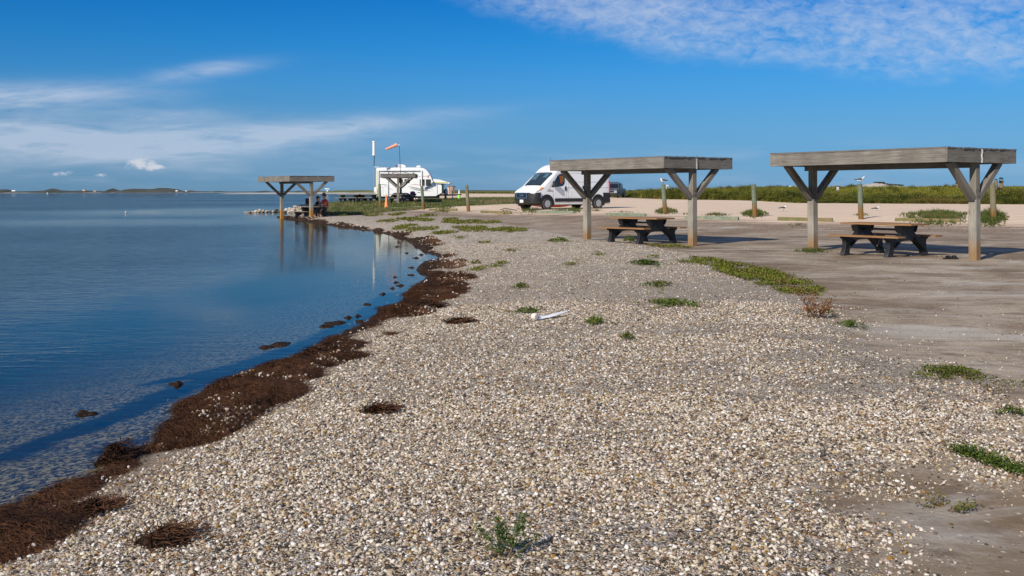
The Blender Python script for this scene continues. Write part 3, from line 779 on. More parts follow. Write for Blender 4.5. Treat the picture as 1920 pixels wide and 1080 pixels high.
def stone_proto(seed, flat, subdiv=2):
    bm = bmesh.new(); bmesh.ops.create_icosphere(bm, subdivisions=subdiv, radius=0.5)
    rr = random.Random(seed)
    offs = [Vector((rr.uniform(-1, 1), rr.uniform(-1, 1), rr.uniform(-1, 1))).normalized() for _ in range(5)]
    am = [rr.uniform(-.22, .2) for _ in offs]
    for v in bm.verts:
        n = v.co.normalized(); k = 1 + sum(a * max(0, n.dot(o)) ** 2 for a, o in zip(am, offs)) + rr.uniform(-.05, .05)
        v.co = Vector((n.x * .5 * k, n.y * .5 * k * rr_y, n.z * .5 * k * flat))
    me = bpy.data.meshes.new('pebble_shape'); bm.to_mesh(me); bm.free(); me.materials.append(mp)
    me.polygons.foreach_set('use_smooth', [subdiv > 1] * len(me.polygons))
    return bpy.data.objects.new('pebble_shape', me)
stones = []
for k_ in range(8):
    rr_y = 0.62 + 0.35 * random.random()
    stones.append(stone_proto(k_, 0.32 + 0.06 * k_, 2 if k_ < 5 else 1))
def gravel_pts(n, y0, y1, spread=0.62):
    y = y0 * (y1 / y0) ** RNG.random(n) if False else np.sqrt(y0 ** 2 + (y1 ** 2 - y0 ** 2) * RNG.random(n))
    x = (RNG.random(n) * 2 - 1) * (spread * y + 0.7)
    return x, y
def put_pebbles(n, y0, y1, smin, smax, thin=1.0, under=-0.5):
    x, y = gravel_pts(n, y0, y1)
    z, d, g = terrain(x, y, True)
    gn = g + (fbm(x * 3.2, y * 3.2, 4) - .5) * 1.6
    dens = ss(-.6, .5, gn)
    sand = ss(0.46, 0.64, fbm(x * .55 + 40, y * 1.1, 4)) * (0.30 + 0.62 * ss(-1.0, 3.0, x / y * 10))
    k = (RNG.random(n) < dens * (1 - sand) * thin * (0.65 + .35 * ss(.3, 1.1, d))) & (d > under) | ((RNG.random(n) < 0.012) & (d > 0))
    x, y, z, d = x[k], y[k], z[k], d[k]
    s = smin + (smax - smin) * RNG.random(len(x)) ** 4.0
    rot = np.stack([(RNG.random(len(x)) - .5) * 1.5, (RNG.random(len(x)) - .5) * 1.5, RNG.random(len(x)) * 6.28], 1)
    return np.stack([x, y, z + s * 0.10], 1), s, rot
A1 = put_pebbles(290000, 3.1, 7.5, 0.005, 0.027)
A2 = put_pebbles(230000, 7.5, 14.0, 0.008, 0.030)
A3 = put_pebbles(130000, 14.0, 30.0, 0.012, 0.034)
pp = [np.concatenate([a[i] for a in (A1, A2, A3)]) for i in range(3)]
scatter('pebbles', pp[0], stones, pp[1], 'pale shell and stone pebbles covering the beach', pp[2])

# ------------------------------------------------------------------ seaweed wrack along the waterline
OUT_PX = [(0, 1032), (120, 1012), (200, 985), (249, 933), (284, 912), (373, 902), (410, 872), (425, 856), (412, 832), (440, 804), (488, 772), (540, 738), (580, 712), (622, 690), (728, 632), (768, 615), (822, 582), (871, 562), (903, 522), (890, 494), (880, 476),
          (846, 452), (799, 439), (733, 428), (655, 417), (606, 409), (575, 406), (548, 403), (522, 402)]
out_w = smooth_line([P(a, b, .15) for a, b in OUT_PX], 1)
def resample(line, n):
    L = np.array(line); seg = np.hypot(*(L[1:] - L[:-1]).T)
    wgt = seg / np.maximum(2.0, (L[1:, 1] + L[:-1, 1]) / 2)
    s = np.concatenate([[0], np.cumsum(wgt)]); s /= s[-1]
    t = np.linspace(0, 1, n)
    return np.stack([np.interp(t, s, L[:, 0]), np.interp(t, s, L[:, 1])], 1)
def resample2(line, ref_line, n):
    return resample(line, n)
ext = [(-3.3, 3.0)]
inn = resample([(-3.28, 3.4)] + shore_line[: -4], 1500)
outl = resample([(-2.35, 3.4)] + out_w, 1500)
nu = 44
u = np.linspace(-0.10, 1.10, nu)
WX = inn[:, 0][:, None] * (1 - u) + outl[:, 0][:, None] * u
WY = inn[:, 1][:, None] * (1 - u) + outl[:, 1][:, None] * u
jx = (fbm(WX * 4, WY * 4, 3) - .5) * .10 + (fbm(WX * 1.1 + 5, WY * 1.1, 3) - .5) * .30 * ss(3.4, 6, WY)
WX = WX + jx; wx, wy = WX.ravel(), WY.ravel()
tz, wd, _ = terrain(wx, wy, True)
uu = np.repeat(u[None, :], 1500, 0).ravel()
hump = ss(-0.10, 0.06, uu) * (1 - ss(0.70, 1.10, uu))
big = fbm(wx * 1.1 + 3, wy * 1.1, 4); fine = fbm(wx * 7, wy * 7, 4); rid = 1 - np.abs(fbm(wx * 2.3 + 8, wy * 2.3, 4) * 2 - 1)
thick = hump * (0.022 + 0.105 * ss(0.44, 0.78, big) + 0.04 * (rid - .6)) + (fine - .5) * 0.075 - 0.082 * ss(0.22, 0.95, uu) - 0.075 * ss(.53, .40, big) * ss(0.0, .35, uu) + (fbm(wx * 14, wy * 14, 3) - .5) * .03
wz = np.maximum(tz, 0.0 - 0.02) + thick
i3 = np.arange(1500 * nu).reshape(1500, nu)
F3 = np.stack([i3[:-1, :-1].ravel(), i3[:-1, 1:].ravel(), i3[1:, 1:].ravel(), i3[1:, :-1].ravel()], 1)
ms, N = mat('seaweed_material')
pos = N.n('ShaderNodeNewGeometry').outputs['Position']
a_ = N.noise(N.mapping(pos, (1, 1, 2)), 2.2, 6, 0.65); b_ = N.noise(N.mapping(pos, (1, 1, 1), rot=(0, 0, 0.9)), 55, 5, 0.7, 1.2)
c_w = N.n('ShaderNodeAttribute', attribute_name='dry').outputs['Fac']
scol = N.mix(N.mapr(N.m('ADD', N.m('MULTIPLY', a_, 0.8), N.m('MULTIPLY', c_w, 0.85)), 0.64, 1.02), (0.010, 0.006, 0.004), (0.150, 0.064, 0.028))
scol = N.mix(N.mapr(b_, 0.45, 0.68, 0, 0.7), scol, (0.19, 0.092, 0.045))
scol = N.mix(N.mapr(b_, 0.45, 0.30, 0, 0.8), scol, (0.012, 0.007, 0.004))
hb = N.m('ADD', b_, N.m('MULTIPLY', N.noise(N.mapping(pos, (1, 1, 1)), 16, 5, 0.7, 0.8), 1.2))
bmp = N.n('ShaderNodeBump', ins={'Height': hb, 'Strength': 1.0, 'Distance': 0.03})
b = N.n('ShaderNodeBsdfPrincipled', ins={'Base Color': scol, 'Roughness': 0.9, 'Normal': bmp.outputs[0]})
b.inputs['Specular IOR Level'].default_value = 0.2
finish(N, b.outputs[0])
M['seaweed'] = ms
wmsh = np_mesh('seaweed_wrack', np.stack([wx, wy, wz], 1), F3, ms, True)
fattr(wmsh, 'dry', np.clip(uu, 0, 1))
wr = link('seaweed_wrack', wmsh); props(wr, kind='stuff', label='brown seaweed washed up along the waterline')

def strand_proto(seed, n=34, L=0.060, wid=0.0010):
    rr = random.Random(seed); mb = MB()
    for _ in range(n):
        p = Vector((rr.gauss(0, .035), rr.gauss(0, .035), rr.uniform(0, .012)))
        a = rr.uniform(0, 6.28); el = rr.uniform(-.1, .35); bend = rr.uniform(-5, 5)
        pts = [p.copy()]; k = 6
        for j in range(k):
            a += bend * L / k * 2 + rr.uniform(-.4, .4); el -= 0.18
            pts.append(pts[-1] + Vector((math.cos(a), math.sin(a), el)) * (L * rr.uniform(.6, 1.2) / k))
        vs = []
        for i, q in enumerate(pts):
            d = (pts[min(i + 1, k)] - pts[max(i - 1, 0)]).normalized(); sd = Vector((-d.y, d.x, 0.5)).normalized() * wid * (1 - .6 * i / k)
            vs += [q - sd, q + sd]
        mb.add(vs, [(2 * i, 2 * i + 1, 2 * i + 3, 2 * i + 2) for i in range(k)])
    return proto('strand_shape', mb, M['weed_mass'])
sel = RNG.integers(0, 1500 * nu, 400000)
pb = (uu[sel] > 0.0) & (uu[sel] < 1.05) & (wz[sel] > tz[sel] - 0.004) & (wy[sel] < 22) & (wy[sel] > 3.3)
prob = RNG.random(len(sel)) < np.clip(5.5 / wy[sel], 0, 1) * (0.06 + 0.94 * ss(.45, .62, fbm(wx[sel] * 4, wy[sel] * 4, 3)))
sel = sel[pb & prob][:20000]
sp_ = np.stack([wx[sel] + RNG.normal(0, .015, len(sel)), wy[sel] + RNG.normal(0, .015, len(sel)), wz[sel] - .002], 1)
scatter('seaweed_strands', sp_, [strand_proto(i) for i in range(7)], 0.7 + RNG.random(len(sel)) * 0.8, 'matted strands of brown seaweed on the wrack line')

sl = RNG.integers(0, 1500 * nu, 60000); kk_ = (wz[sl] > tz[sl]) & (uu[sl] > .1) & (fbm(wx[sl] * 2, wy[sl] * 2, 3) > .45) & (RNG.random(60000) < .10 + .3 * uu[sl]); sl = sl[kk_][:2600]
scatter('shell_bits', np.stack([wx[sl], wy[sl], wz[sl] + .004], 1), stones, 0.010 + 0.018 * RNG.random(len(sl)) ** 2 + .0007 * wy[sl], 'bits of shell scattered on the seaweed', np.stack([RNG.random(len(sl)), RNG.random(len(sl)), RNG.random(len(sl)) * 6], 1))
# separate dark clumps lying on or just above the beach, and drifting in the calm water
def clump(name, pt, size, label, group=None, hgt=0.05, seed=0, m=None, on_water=False, rz=0.0):
    n, k = 40, 9
    rr = random.Random(seed); ph = [rr.uniform(0, 6.28) for _ in range(6)]
    vs = []; fs = []
    for j in range(k):
        f = j / (k - 1)
        for i in range(n):
            t = 2 * math.pi * i / n
            edge = 1 + 0.22 * math.sin(2 * t + ph[0]) + 0.16 * math.sin(3 * t + ph[1]) + 0.12 * math.sin(5 * t + ph[2]) + .07 * math.sin(9 * t + ph[3])
            r = f * edge
            x, y = r * size[0] / 2 * math.cos(t), r * size[1] / 2 * math.sin(t)
            h = hgt * ((1 - f ** 2) * (0.8 + .3 * math.sin(7 * x / size[0] + ph[4]) + rr.uniform(-.12, .12))) - (0.006 if f > .95 else 0)
            vs.append((x, y, h))
    for j in range(k - 1):
        for i in range(n): fs.append((j * n + i, j * n + (i + 1) % n, (j + 1) * n + (i + 1) % n, (j + 1) * n + i))
    mb = MB(); mb.add(vs, fs)
    o = link(name, mb.mesh(name, m or M['seaweed'], True)); o.location = pt; o.rotation_euler = (0, 0, rz)
    return props(o, label, 'seaweed', group)
FL = [(527, 646, 44, 7), (500, 652, 24, 4), (628, 606, 40, 7), (612, 612, 22, 4), (652, 596, 14, 3), (689, 571, 15, 6), (717, 552, 14, 4), (743, 530, 10, 3), (750, 536, 14, 4), (735, 541, 9, 3), (770, 516, 14, 3),
      (741, 520, 8, 3), (771, 502, 12, 4), (780, 484, 12, 4), (790, 478, 9, 3), (762, 475, 8, 3), (745, 463, 9, 3), (675, 603, 16, 8), (672, 593, 10, 5), (748, 455, 8, 2.5)]
ORD = ('nearest', 'second', 'third', 'fourth', 'fifth', 'sixth', 'seventh', 'eighth', 'ninth', 'tenth', 'eleventh', 'twelfth', 'thirteenth', 'fourteenth', 'fifteenth', 'sixteenth', 'seventeenth', 'eighteenth', 'nineteenth', 'farthest')
FLr = sorted(range(len(FL)), key=lambda k: -FL[k][1])
for i, (a, b_, wpx, hpx) in enumerate(FL):
    x, y = P(a, b_, 0.0)
    sx = wpx / FPX * y; sy = min(hpx * y * y / (CAMZ * FPX), sx * 1.8)
    big_ = wpx > 38
    lab = {0: 'long dark seaweed clump floating farthest left of the line near shore', 2: 'long narrow dark seaweed raft floating in the calm inlet, tilted toward shore'}.get(i, 'small dark seaweed scrap on calm water, %s of the drifting line counted from the camera' % ORD[FLr.index(i)])
    clump('floating_seaweed', (x, y, 0.0), (sx, sy), lab, 'drifting seaweed scraps', 0.030, i, rz=0.25 if big_ else 0.1)
for i, (a, b_, wpx, hpx, lab) in enumerate([(330, 721, 28, 8, 'dark weed lump breaking the shallow water above a blue streak'), (160, 776, 36, 8, 'dark weed lump low in the shallow water at far left')]):
    x, y = P(a, b_, 0.0)
    clump('floating_seaweed', (x, y, -0.004), (wpx / FPX * y, hpx * y * y / (CAMZ * FPX)), lab, 'drifting seaweed scraps', 0.035, 40 + i)
for i, (a, b_, wpx, hpx, hg, lab) in enumerate([
        (222, 862, 66, 30, 0.10, 'dark rounded mound of wet seaweed standing in the waterline'),
        (318, 1012, 120, 36, 0.05, 'brown seaweed patch lying alone on the near gravel'),
        (178, 960, 110, 30, 0.06, 'dark tangled seaweed pile just above the brown wrack, lower left'),
        (590, 673, 40, 26, 0.12, 'spiky upright tuft of dark seaweed at the water edge'),
        (712, 770, 58, 10, 0.03, 'small reddish brown seaweed streak lying on gravel'),
        (866, 604, 54, 6, 0.03, 'thin brown seaweed streak lying right of the wrack'),
        (808, 578, 60, 14, 0.10, 'dark seaweed hump at the upper edge of the wrack')]):
    g = G(a, b_)
    sx = wpx / FPX * g.y; sy = hpx * g.y ** 2 / ((CAMZ - g.z) * FPX)
    o = clump('seaweed_clump', g - Vector((0, 0, .004)), (sx, min(sy, 1.3 * sx)), lab, None, hg, 60 + i)
    # loose strands over the lump
    mb = MB(); rr = random.Random(i)
    for _ in range(260):
        t = rr.uniform(0, 6.28); r_ = math.sqrt(rr.random()) * 1.05
        q = Vector((r_ * sx / 2 * math.cos(t), r_ * min(sy, 1.3 * sx) / 2 * math.sin(t), max(0, hg * (1 - r_ ** 2)) + .004))
        a0 = rr.uniform(0, 6.28); vs = []
        for j in range(5):
            a0 += rr.uniform(-.6, .6); sd = Vector((-math.sin(a0), math.cos(a0), .4)) * .0026 * g.y / 6
            vs += [q - sd, q + sd]; q = q + Vector((math.cos(a0), math.sin(a0), rr.uniform(-.25, .5))) * .024
        mb.add(vs, [(2 * j, 2 * j + 1, 2 * j + 3, 2 * j + 2) for j in range(4)])
    part('strands', mb, M['weed_mass'], o, kind='stuff')

# ------------------------------------------------------------------ picnic shelters
SW, SL = 2.77, 4.65          # roof width (short side, local x) and length (local y, going away)
def shelter(loc, yaw, top, post_off, mats, label, group, y2=4.42, inset=0.10, sag=0.0, extra=None):
    """top: roof top above the Empty; built with one post at each short side, each with two braces"""
    t = thing('picnic_shelter', label, 'picnic shelter', loc, R(yaw), group)
    fh = 0.285; zb = top - fh; th = 0.04
    # fascia boards (all parts of the roof)
    roof = MB(); roof.beam((0, .06, top - .105), (0, SL - .06, top - .105), 0.05, 0.14)
    rf = part('roof', roof, M['wood_deck'], t)
    def bd(p0, p1, m_, nm='fascia_board', w_=th, h_=fh, par=rf, lab=None):
        mb = MB(); mb.beam(p0, p1, w_, h_); return part(nm, mb, m_, par, label=lab, bevel=0.004)
    zc = top - fh / 2
    bd((-SW / 2 + th / 2, 0.0, zc), (-SW / 2 + th / 2, SL, zc), mats[1])
    bd((SW / 2 - th / 2, 0.0, zc), (SW / 2 - th / 2, SL, zc), mats[1])
    px = post_off
    for yy in (-th / 2 - .002, SL + th / 2 + .002):
        bd((-SW / 2, yy, zc + .002), (px - .004, yy, zc + .002), mats[1])
        bd((px + .004, yy, zc), (SW / 2, yy, zc), mats[1])
    # deck boards laid along the long side; their ends make the toothed upper edge
    nb = 19; bw = SW / nb
    base = None
    for i in range(nb):
        x = -SW / 2 + bw * (i + .5)
        if base is None:
            mb = MB(); mb.beam((0, -0.055, 0), (0, SL + 0.055, 0), bw - 0.022, 0.036)
            base = part('deck_board', mb, M['wood_deck'], rf); o = base
        else:
            o = base.copy(); ROOT.objects.link(o)
        o.location = (x, random.uniform(-.012, .012), top + 0.0185 + random.uniform(-.004, .006))
    # joists under the deck
    jb = None
    for i in range(7):
        y = 0.12 + i * (SL - .24) / 6
        if jb is None:
            mb = MB(); mb.beam((-SW / 2 + .12, 0, 0), (SW / 2 - .12, 0, 0), .045, .12)
            jb = part('joist', mb, M['wood_deck'], rf); o = jb
        else:
            o = jb.copy(); ROOT.objects.link(o)
        o.location = (0, y, top - .10 - (.001 * i % 2))
    # ridge beam joining the two posts
    bd((px, 0.02, zb - .035), (px, SL - .02, zb - .035), M['wood_deck'], 'beam', .10, .14, t)
    for k, y in enumerate((inset, y2)):
        pw = 0.185; zsplit = zb - 0.80
        mb = MB(); mb.beam((px, y, -0.6), (px, y, zsplit), pw, pw)
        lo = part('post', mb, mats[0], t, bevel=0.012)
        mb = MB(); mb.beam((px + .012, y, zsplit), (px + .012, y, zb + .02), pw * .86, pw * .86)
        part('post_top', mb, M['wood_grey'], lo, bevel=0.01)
        for sgn in (-1, 1):
            mb = MB()
            mb.beam((px + sgn * 0.10, y, zsplit + 0.02), (px + sgn * 0.98, y, zb + .02), 0.13, 0.15, up=(0, 1, 0))
            part('brace', mb, M['wood_grey'], t, bevel=0.006)
        for zz in (zsplit + .10, zsplit + .22):
            mb = MB(); mb.cyl((px - .01, y - pw / 2 - .012, zz), (px - .01, y - pw / 2 + .01, zz), .013, n=8)
            part('bolt', mb, M['rust'], t)
    return t, zb
gA = 'picnic shelters along the beach'
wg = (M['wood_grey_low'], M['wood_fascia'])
# right
NA = Vector((9.145, 22.5, 0)); ex = Vector((.805, .593, 0))
OA = NA + ex * SW / 2
zA = 0.13
sA, _ = shelter((OA.x, OA.y, zA), 36.4, 2.52 - zA, -.10, wg, 'largest grey wooden picnic shelter at right, over the empty black table', gA)
mb = MB(); mb.prism([(.0, -.14), (.028, -.14), (.032, -.06), (.020, .02), (.034, .10), (.030, .155), (.004, .155), (.010, .08), (-.006, .0), (.006, -.08)], -.068, -.060)
me = mb.mesh('strap', M['dropping']); o = part('white_strap', me, None, sA); o.scale = (1.9, 1, 1); o.location = (-.10, 0, 2.52 - zA - .145)
# middle
OB = Vector((5.12, 29.35, 0)); zB = 0.12
sB, _ = shelter((OB.x, OB.y, zB), 38.0, 2.53 - zB, -.12, wg, 'grey wooden picnic shelter in the middle, standing in front of the white van', gA)
mb = MB(); mb.beam((0, 0, -.16), (0, 0, .20), .035, .012, up=(0, 1, 0)); mb.beam((.0, 0, .20), (.05, 0, .20), .035, .012, up=(0, 0, 1))
o = part('metal_strap', mb, M['steel'], sB); o.location = (-.12, -.052, 2.53 - zB - .14)
mb = MB(); mb.prism([(-.03, -.14), (.0, -.13), (-.005, .05), (-.012, .13), (-.03, .10), (-.022, .0)], -.07, -.064)
o = part('white_stain', mb, M['dropping'], sB); o.location = (-.10, 0, 2.53 - zB - .15)
# shore, standing with its feet in the water
gs = Vector((-11.42, 60.9, 0.0))
sC, _ = shelter((gs.x, gs.y, 0.0), 35.0, 2.50, 0.0, (M['wood_shore'], M['wood_fascia']), 'grey picnic shelter with its posts in the water, over two seated people', gA, y2=4.35)
# far, in front of the caravan
gD = G(745, 384)
sD, _ = shelter((gD.x + .05, gD.y, gD.z), 3.0, 2.42, 0.0, (M['wood_fascia'], M['wood_deck']), 'small dark wooden picnic shelter standing in front of the white caravan', gA, y2=4.3)

# ------------------------------------------------------------------ picnic tables
def hour(side):
    """outline of the moulded end frame, (x across, z)"""
    r = [(.36, .70), (.345, .66), (.27, .62), (.235, .58), (.27, .53), (.34, .465), (.42, .43), (.80, .43), (.82, .40), (.79, .385), (.73, .36), (.72, .28), (.74, .14), (.79, .05), (.815, .0),
         (.60, .0), (.575, .05), (.585, .09), (.53, .20), (.44, .285), (.30, .335), (.12, .35)]
    return r + [(-a, b) for a, b in r[::-1]]
def picnic_table(loc, yaw, top_m, label, group, L=1.90):
    t = thing('picnic_table', label, 'picnic table', loc, R(yaw), group)
    fb = None
    for y in (-.58, .58):
        if fb is None:
            mb = MB(); mb.prism(hour(0), -.055, .055)
            fb = part('end_frame', mb, M['black_plastic'], t, bevel=0.008); o = fb
        else:
            o = fb.copy(); ROOT.objects.link(o)
        o.location = (0, y, 0)
    # ribs stiffening each frame
    rb = None
    for y in (-.58, .58):
        for sg in (-1, 1):
            if rb is None:
                mb = MB(); mb.beam((.24, 0, .40), (.70, 0, .10), .17, .03); mb.beam((.26, 0, .55), (.33, 0, .69), .17, .03)
                rb = part('rib', mb, M['black_plastic'], t); o = rb
            else:
                o = rb.copy(); ROOT.objects.link(o)
            o.location = (0, y, 0); o.rotation_euler = (0, 0, 0 if sg > 0 else math.pi)
    br = MB(); br.beam((0, -.55, .60), (0, .55, .60), .05, .05); part('cross_bar', br, M['dark_steel'], t)
    st = None
    for y, d in ((-.50, 1), (.50, -1)):
        mb = MB(); mb.cyl((.62, y, .41), (.36, y + .06 * d, .18), .012, n=6); part('strut', mb, M['steel'], t)
    pb = None
    for i in range(5):
        if pb is None:
            mb = MB(); mb.beam((0, -L / 2, 0), (0, L / 2, 0), .143, .040)
            pb = part('tabletop_plank', mb, top_m, t, bevel=.005); o = pb
        else:
            o = pb.copy(); ROOT.objects.link(o)
        o.location = (-.30 + .15 * i, 0, .725 + .0006 * i)
    for sg in (-1, 1):
        for k in range(2):
            o = pb.copy(); o.name = 'bench_plank'; ROOT.objects.link(o)
            o.location = (sg * (.66 + .148 * k), 0, .452)
    return t
gT = 'black framed picnic tables with brown planks'
picnic_table((8.70, 24.95, TZ(8.7, 24.95) + .005), 36.5, M['comp'], 'empty brown topped picnic table under the right shelter', gT)
picnic_table((3.78, 31.05, TZ(3.78, 31.05) + .005), 38.0, M['comp'], 'empty brown topped picnic table under the middle shelter', gT)
tbC = picnic_table((-11.75, 62.4, 0.03), 36.0, M['comp_old'], 'picnic table at the water edge with two people seated at it', gT)
picnic_table((gD.x + .15, gD.y + 1.7, TZ(gD.x, gD.y + 1.7) + .01), 60.0, M['comp_old'], 'dark picnic table under the far shelter by the caravan wheels', gT)
for (a, b_, yw, lab) in ((655, 378.0, 78, 'dark picnic table on the grass bank, leftmost of the three by the caravan'), (670, 376.5, 12, 'dark picnic table on the grass bank, middle of the three by the caravan'), (690, 377.5, 65, 'dark picnic table standing nearest the rear of the caravan')):
    Yt = 88.5 if a != 670 else 91.0; xt = (a - 960) / FPX * Yt; zt_ = TZ(xt, Yt); print('TABLE', a, xt, zt_)
    picnic_table((xt, Yt, max(zt_, .55)), yw, M['comp_old'], lab, gT)

# ------------------------------------------------------------------ bollards and parking timbers
def bollard(px, py, ptop, topx, mtl, label, r=None, rad=0.105, flat=False):
    g = G(px, py)
    top = CAMZ + (HOR - (px - 960) * 0.0027 - ptop) / FPX * g.y
    h = top - g.z
    dxl = (topx - px) / FPX * g.y
    mb = MB(); n = 14
    prof = [(-.35, 1.03), (0, 1.0), (h * .5, .98), (h - .03, .96), (h, .86)]
    vs = []; rr = random.Random(int(px)); o_ = rr.random() * 9
    for z, k in prof:
        for i in range(n):
            t = 2 * math.pi * i / n; q = rad * k * (1 + .03 * math.sin(3 * t + px))
            vs.append((q * math.cos(t) + dxl * max(z, 0) / h, q * math.sin(t), z))
    fs = []; us = []
    for j in range(len(prof) - 1):
        for i in range(n):
            fs.append((j * n + i, j * n + (i + 1) % n, (j + 1) * n + (i + 1) % n, (j + 1) * n + i))
            c0, c1 = o_ + i * .047, o_ + (i + 1) * .047
            us.append([(prof[j][0], c0), (prof[j][0], c1), (prof[j + 1][0], c1), (prof[j + 1][0], c0)])
    fs += [tuple(range((len(prof) - 1) * n, len(prof) * n))]; us += [None]
    mb.add(vs, fs, us)
    o = link('bollard', mb.mesh('bollard', mtl, True)); o.location = g
    try: o.data.set_sharp_from_angle(angle=R(45))
    except Exception: pass
    return props(o, label, 'bollard', 'wooden bollards along the parking edge')
bollard(713, 390, 345, 711.5, M['wood_bollard'], 'greenish wooden bollard beside the orange cone and caravan rear')
bollard(794, 393, 348.5, 791, M['wood_bollard'], 'green stained wooden bollard in front of the caravan window')
bollard(878.5, 396.5, 347, 875, M['wood_bollard_plain'], 'brown wooden bollard alone on sand right of the lime cone')
bB = bollard(1247.5, 401, 345.8, 1243.5, M['wood_bollard'], 'leaning green bollard with a hunched gull on top')
bollard(1415.5, 407, 345.5, 1413, M['wood_bollard'], 'upright grey green bollard with leafy weeds at its foot, no bird')
bC = bollard(1614.5, 411, 344.5, 1612.5, M['wood_bollard'], 'pale topped bollard with a gull standing on it, under the right shelter')
bollard(1863, 414, 342, 1860.5, M['wood_bollard_plain'], 'orange brown bollard in tall grass at far right', rad=.115)

def timber(x0, y0, x1, y1, mtl, label, hgt=0.16, wd=0.17):
    a = G(x0, y0); b = G(x1, y1)
    L = (b - a).length
    mb = MB(); o_ = random.random() * 9
    mb.beam((0, 0, hgt / 2 - .03), (L, 0, hgt / 2 - .03), wd, hgt)
    o = link('parking_timber', mb.mesh('parking_timber', mtl)); o.location = a
    d = b - a; o.rotation_euler = (0, -math.atan2(d.z, math.hypot(d.x, d.y)), math.atan2(d.y, d.x))
    bv = o.modifiers.new('bevel', 'BEVEL'); bv.width = .03; bv.segments = 3
    return props(o, label, 'timber', 'parking timbers lying on the shell')
timber(734, 392, 774, 392.3, M['timber_green'], 'green timber lying before the far shelter')
timber(776, 389.6, 803, 389.8, M['timber_green'], 'short green timber behind the bollard at the caravan')
timber(806, 394.8, 856, 395.3, M['timber_brown'], 'parking timber half covered by grey green weeds left of the brown bollard')
timber(903, 398.8, 958, 401.2, M['timber_brown'], 'brown parking timber with a black strip on it, left of the van')
timber(1008, 399.6, 1076, 400.2, M['timber_green'], 'pale green parking timber in front of the van wheels')
timber(1137, 404, 1210, 405.6, M['timber_green'], 'green parking timber behind the middle table')
timber(1284, 410.5, 1385, 412.5, M['timber_green'], 'green parking timber with weeds left of the grey green bollard')
timber(1458, 413.3, 1562, 415.6, M['timber_brown'], 'mossy brown parking timber crossing behind the left post of the right shelter', .17, .20)
timber(1678, 414.5, 1800, 416.5, M['timber_brown'], 'parking timber nearly hidden in grass behind the right table')
g0, g1 = G(946, 397), G(968, 398.8)
mb = MB(); mb.beam((0, 0, .20), (g1.x - g0.x, g1.y - g0.y, .12), .10, .03); mb.beam((0, 0, .20), (-.25, -.1, .10), .10, .025)
o = link('black_strip', mb.mesh('black_strip', M['rubber'])); o.location = g0
props(o, 'flat black rubber strip resting on the brown timber left of the van', 'strip')

# ------------------------------------------------------------------ text helper
def text_mesh(s, size, mtl, ext=0.002, bold=0.0):
    cu = bpy.data.curves.new('lettering', 'FONT'); cu.body = s; cu.size = size; cu.extrude = ext; cu.align_x = 'CENTER'; cu.align_y = 'CENTER'; cu.offset = bold
    cu.resolution_u = 2
    o = bpy.data.objects.new('lettering', cu); ROOT.objects.link(o)
    dg = bpy.context.evaluated_depsgraph_get()
    me = bpy.data.meshes.new_from_object(o.evaluated_get(dg))
    bpy.data.objects.remove(o); me.name = 'lettering'
    me.materials.clear(); me.materials.append(mtl)
    return me

# ------------------------------------------------------------------ wheels
def wheel(parent, c, r, wd, side, rim=None):
    """side -1: outer face towards -y"""
    hub = r * .60
    mb = MB(); s = side
    mb.lathe([(hub * .9, -wd * .15), (hub, -wd * .5), (r * .93, -wd * .5), (r, -wd * .36), (r, wd * .36), (r * .93, wd * .5), (hub, wd * .5), (hub * .9, wd * .15)], n=28, axis='Y')
    t = part('wheel', mb, M['rubber'], parent, True); t.location = c
    mb = MB()
    mb.lathe([(hub * 1.02, s * wd * .47), (hub * .98, s * wd * .30), (hub * .55, s * wd * .34), (hub * .40, s * wd * .46), (hub * .28, s * wd * .50), (0.01, s * wd * .50)][::1], n=24, axis='Y')
    rm = part('rim', mb, M['alloy'], t, True)
    mb = MB()
    for i in range(8):
        a = 2 * math.pi * i / 8
        mb.ball((hub * .74 * math.cos(a), s * wd * .345, hub * .74 * math.sin(a)), (hub * .12, .012, hub * .12), 8, 5)
    part('rim_hole', mb, M['glass_dark'], t, True)
    return t

# ------------------------------------------------------------------ white high roof van
# local: x from nose (0) to tail (5.99), y from -1.02 (driver side, towards camera) to +1.02
V0 = G(1024, 393)
van_yaw = 38.3
ca, sa = math.cos(R(van_yaw)), math.sin(R(van_yaw))
wx0, wy0 = 0.95, -0.93
van = thing('cargo_van', 'white high roof cargo van with black bumper parked on the shell road', 'van', (V0.x - (ca * wx0 - sa * wy0), V0.y - (sa * wx0 + ca * wy0), V0.z - .01), R(van_yaw))
def top_z(x):
    pts = [(-.02, .98), (.03, 1.02), (.28, 1.18), (.52, 1.30), (.64, 1.36), (1.60, 2.16), (1.80, 2.35), (2.00, 2.50), (2.25, 2.62), (2.55, 2.68), (3.2, 2.70), (5.6, 2.68), (5.9, 2.64), (5.97, 2.55)]
    return float(np.interp(x, [a for a, _ in pts], [b for _, b in pts]))
def half_w(x):
    return float(np.interp(x, [-.02, .02, .12, .35, .8, 1.4, 5.5, 5.9, 5.97], [.74, .82, .91, .97, 1.0, 1.015, 1.015, 1.0, .97]))
def van_side_y(x, z):
    """half width at height z"""
    w_ = half_w(x); tz_ = top_z(x)
    k = 0.0
    if z > 1.25: k = (z - 1.25) / 1.3
    return w_ - .15 * k ** 1.3
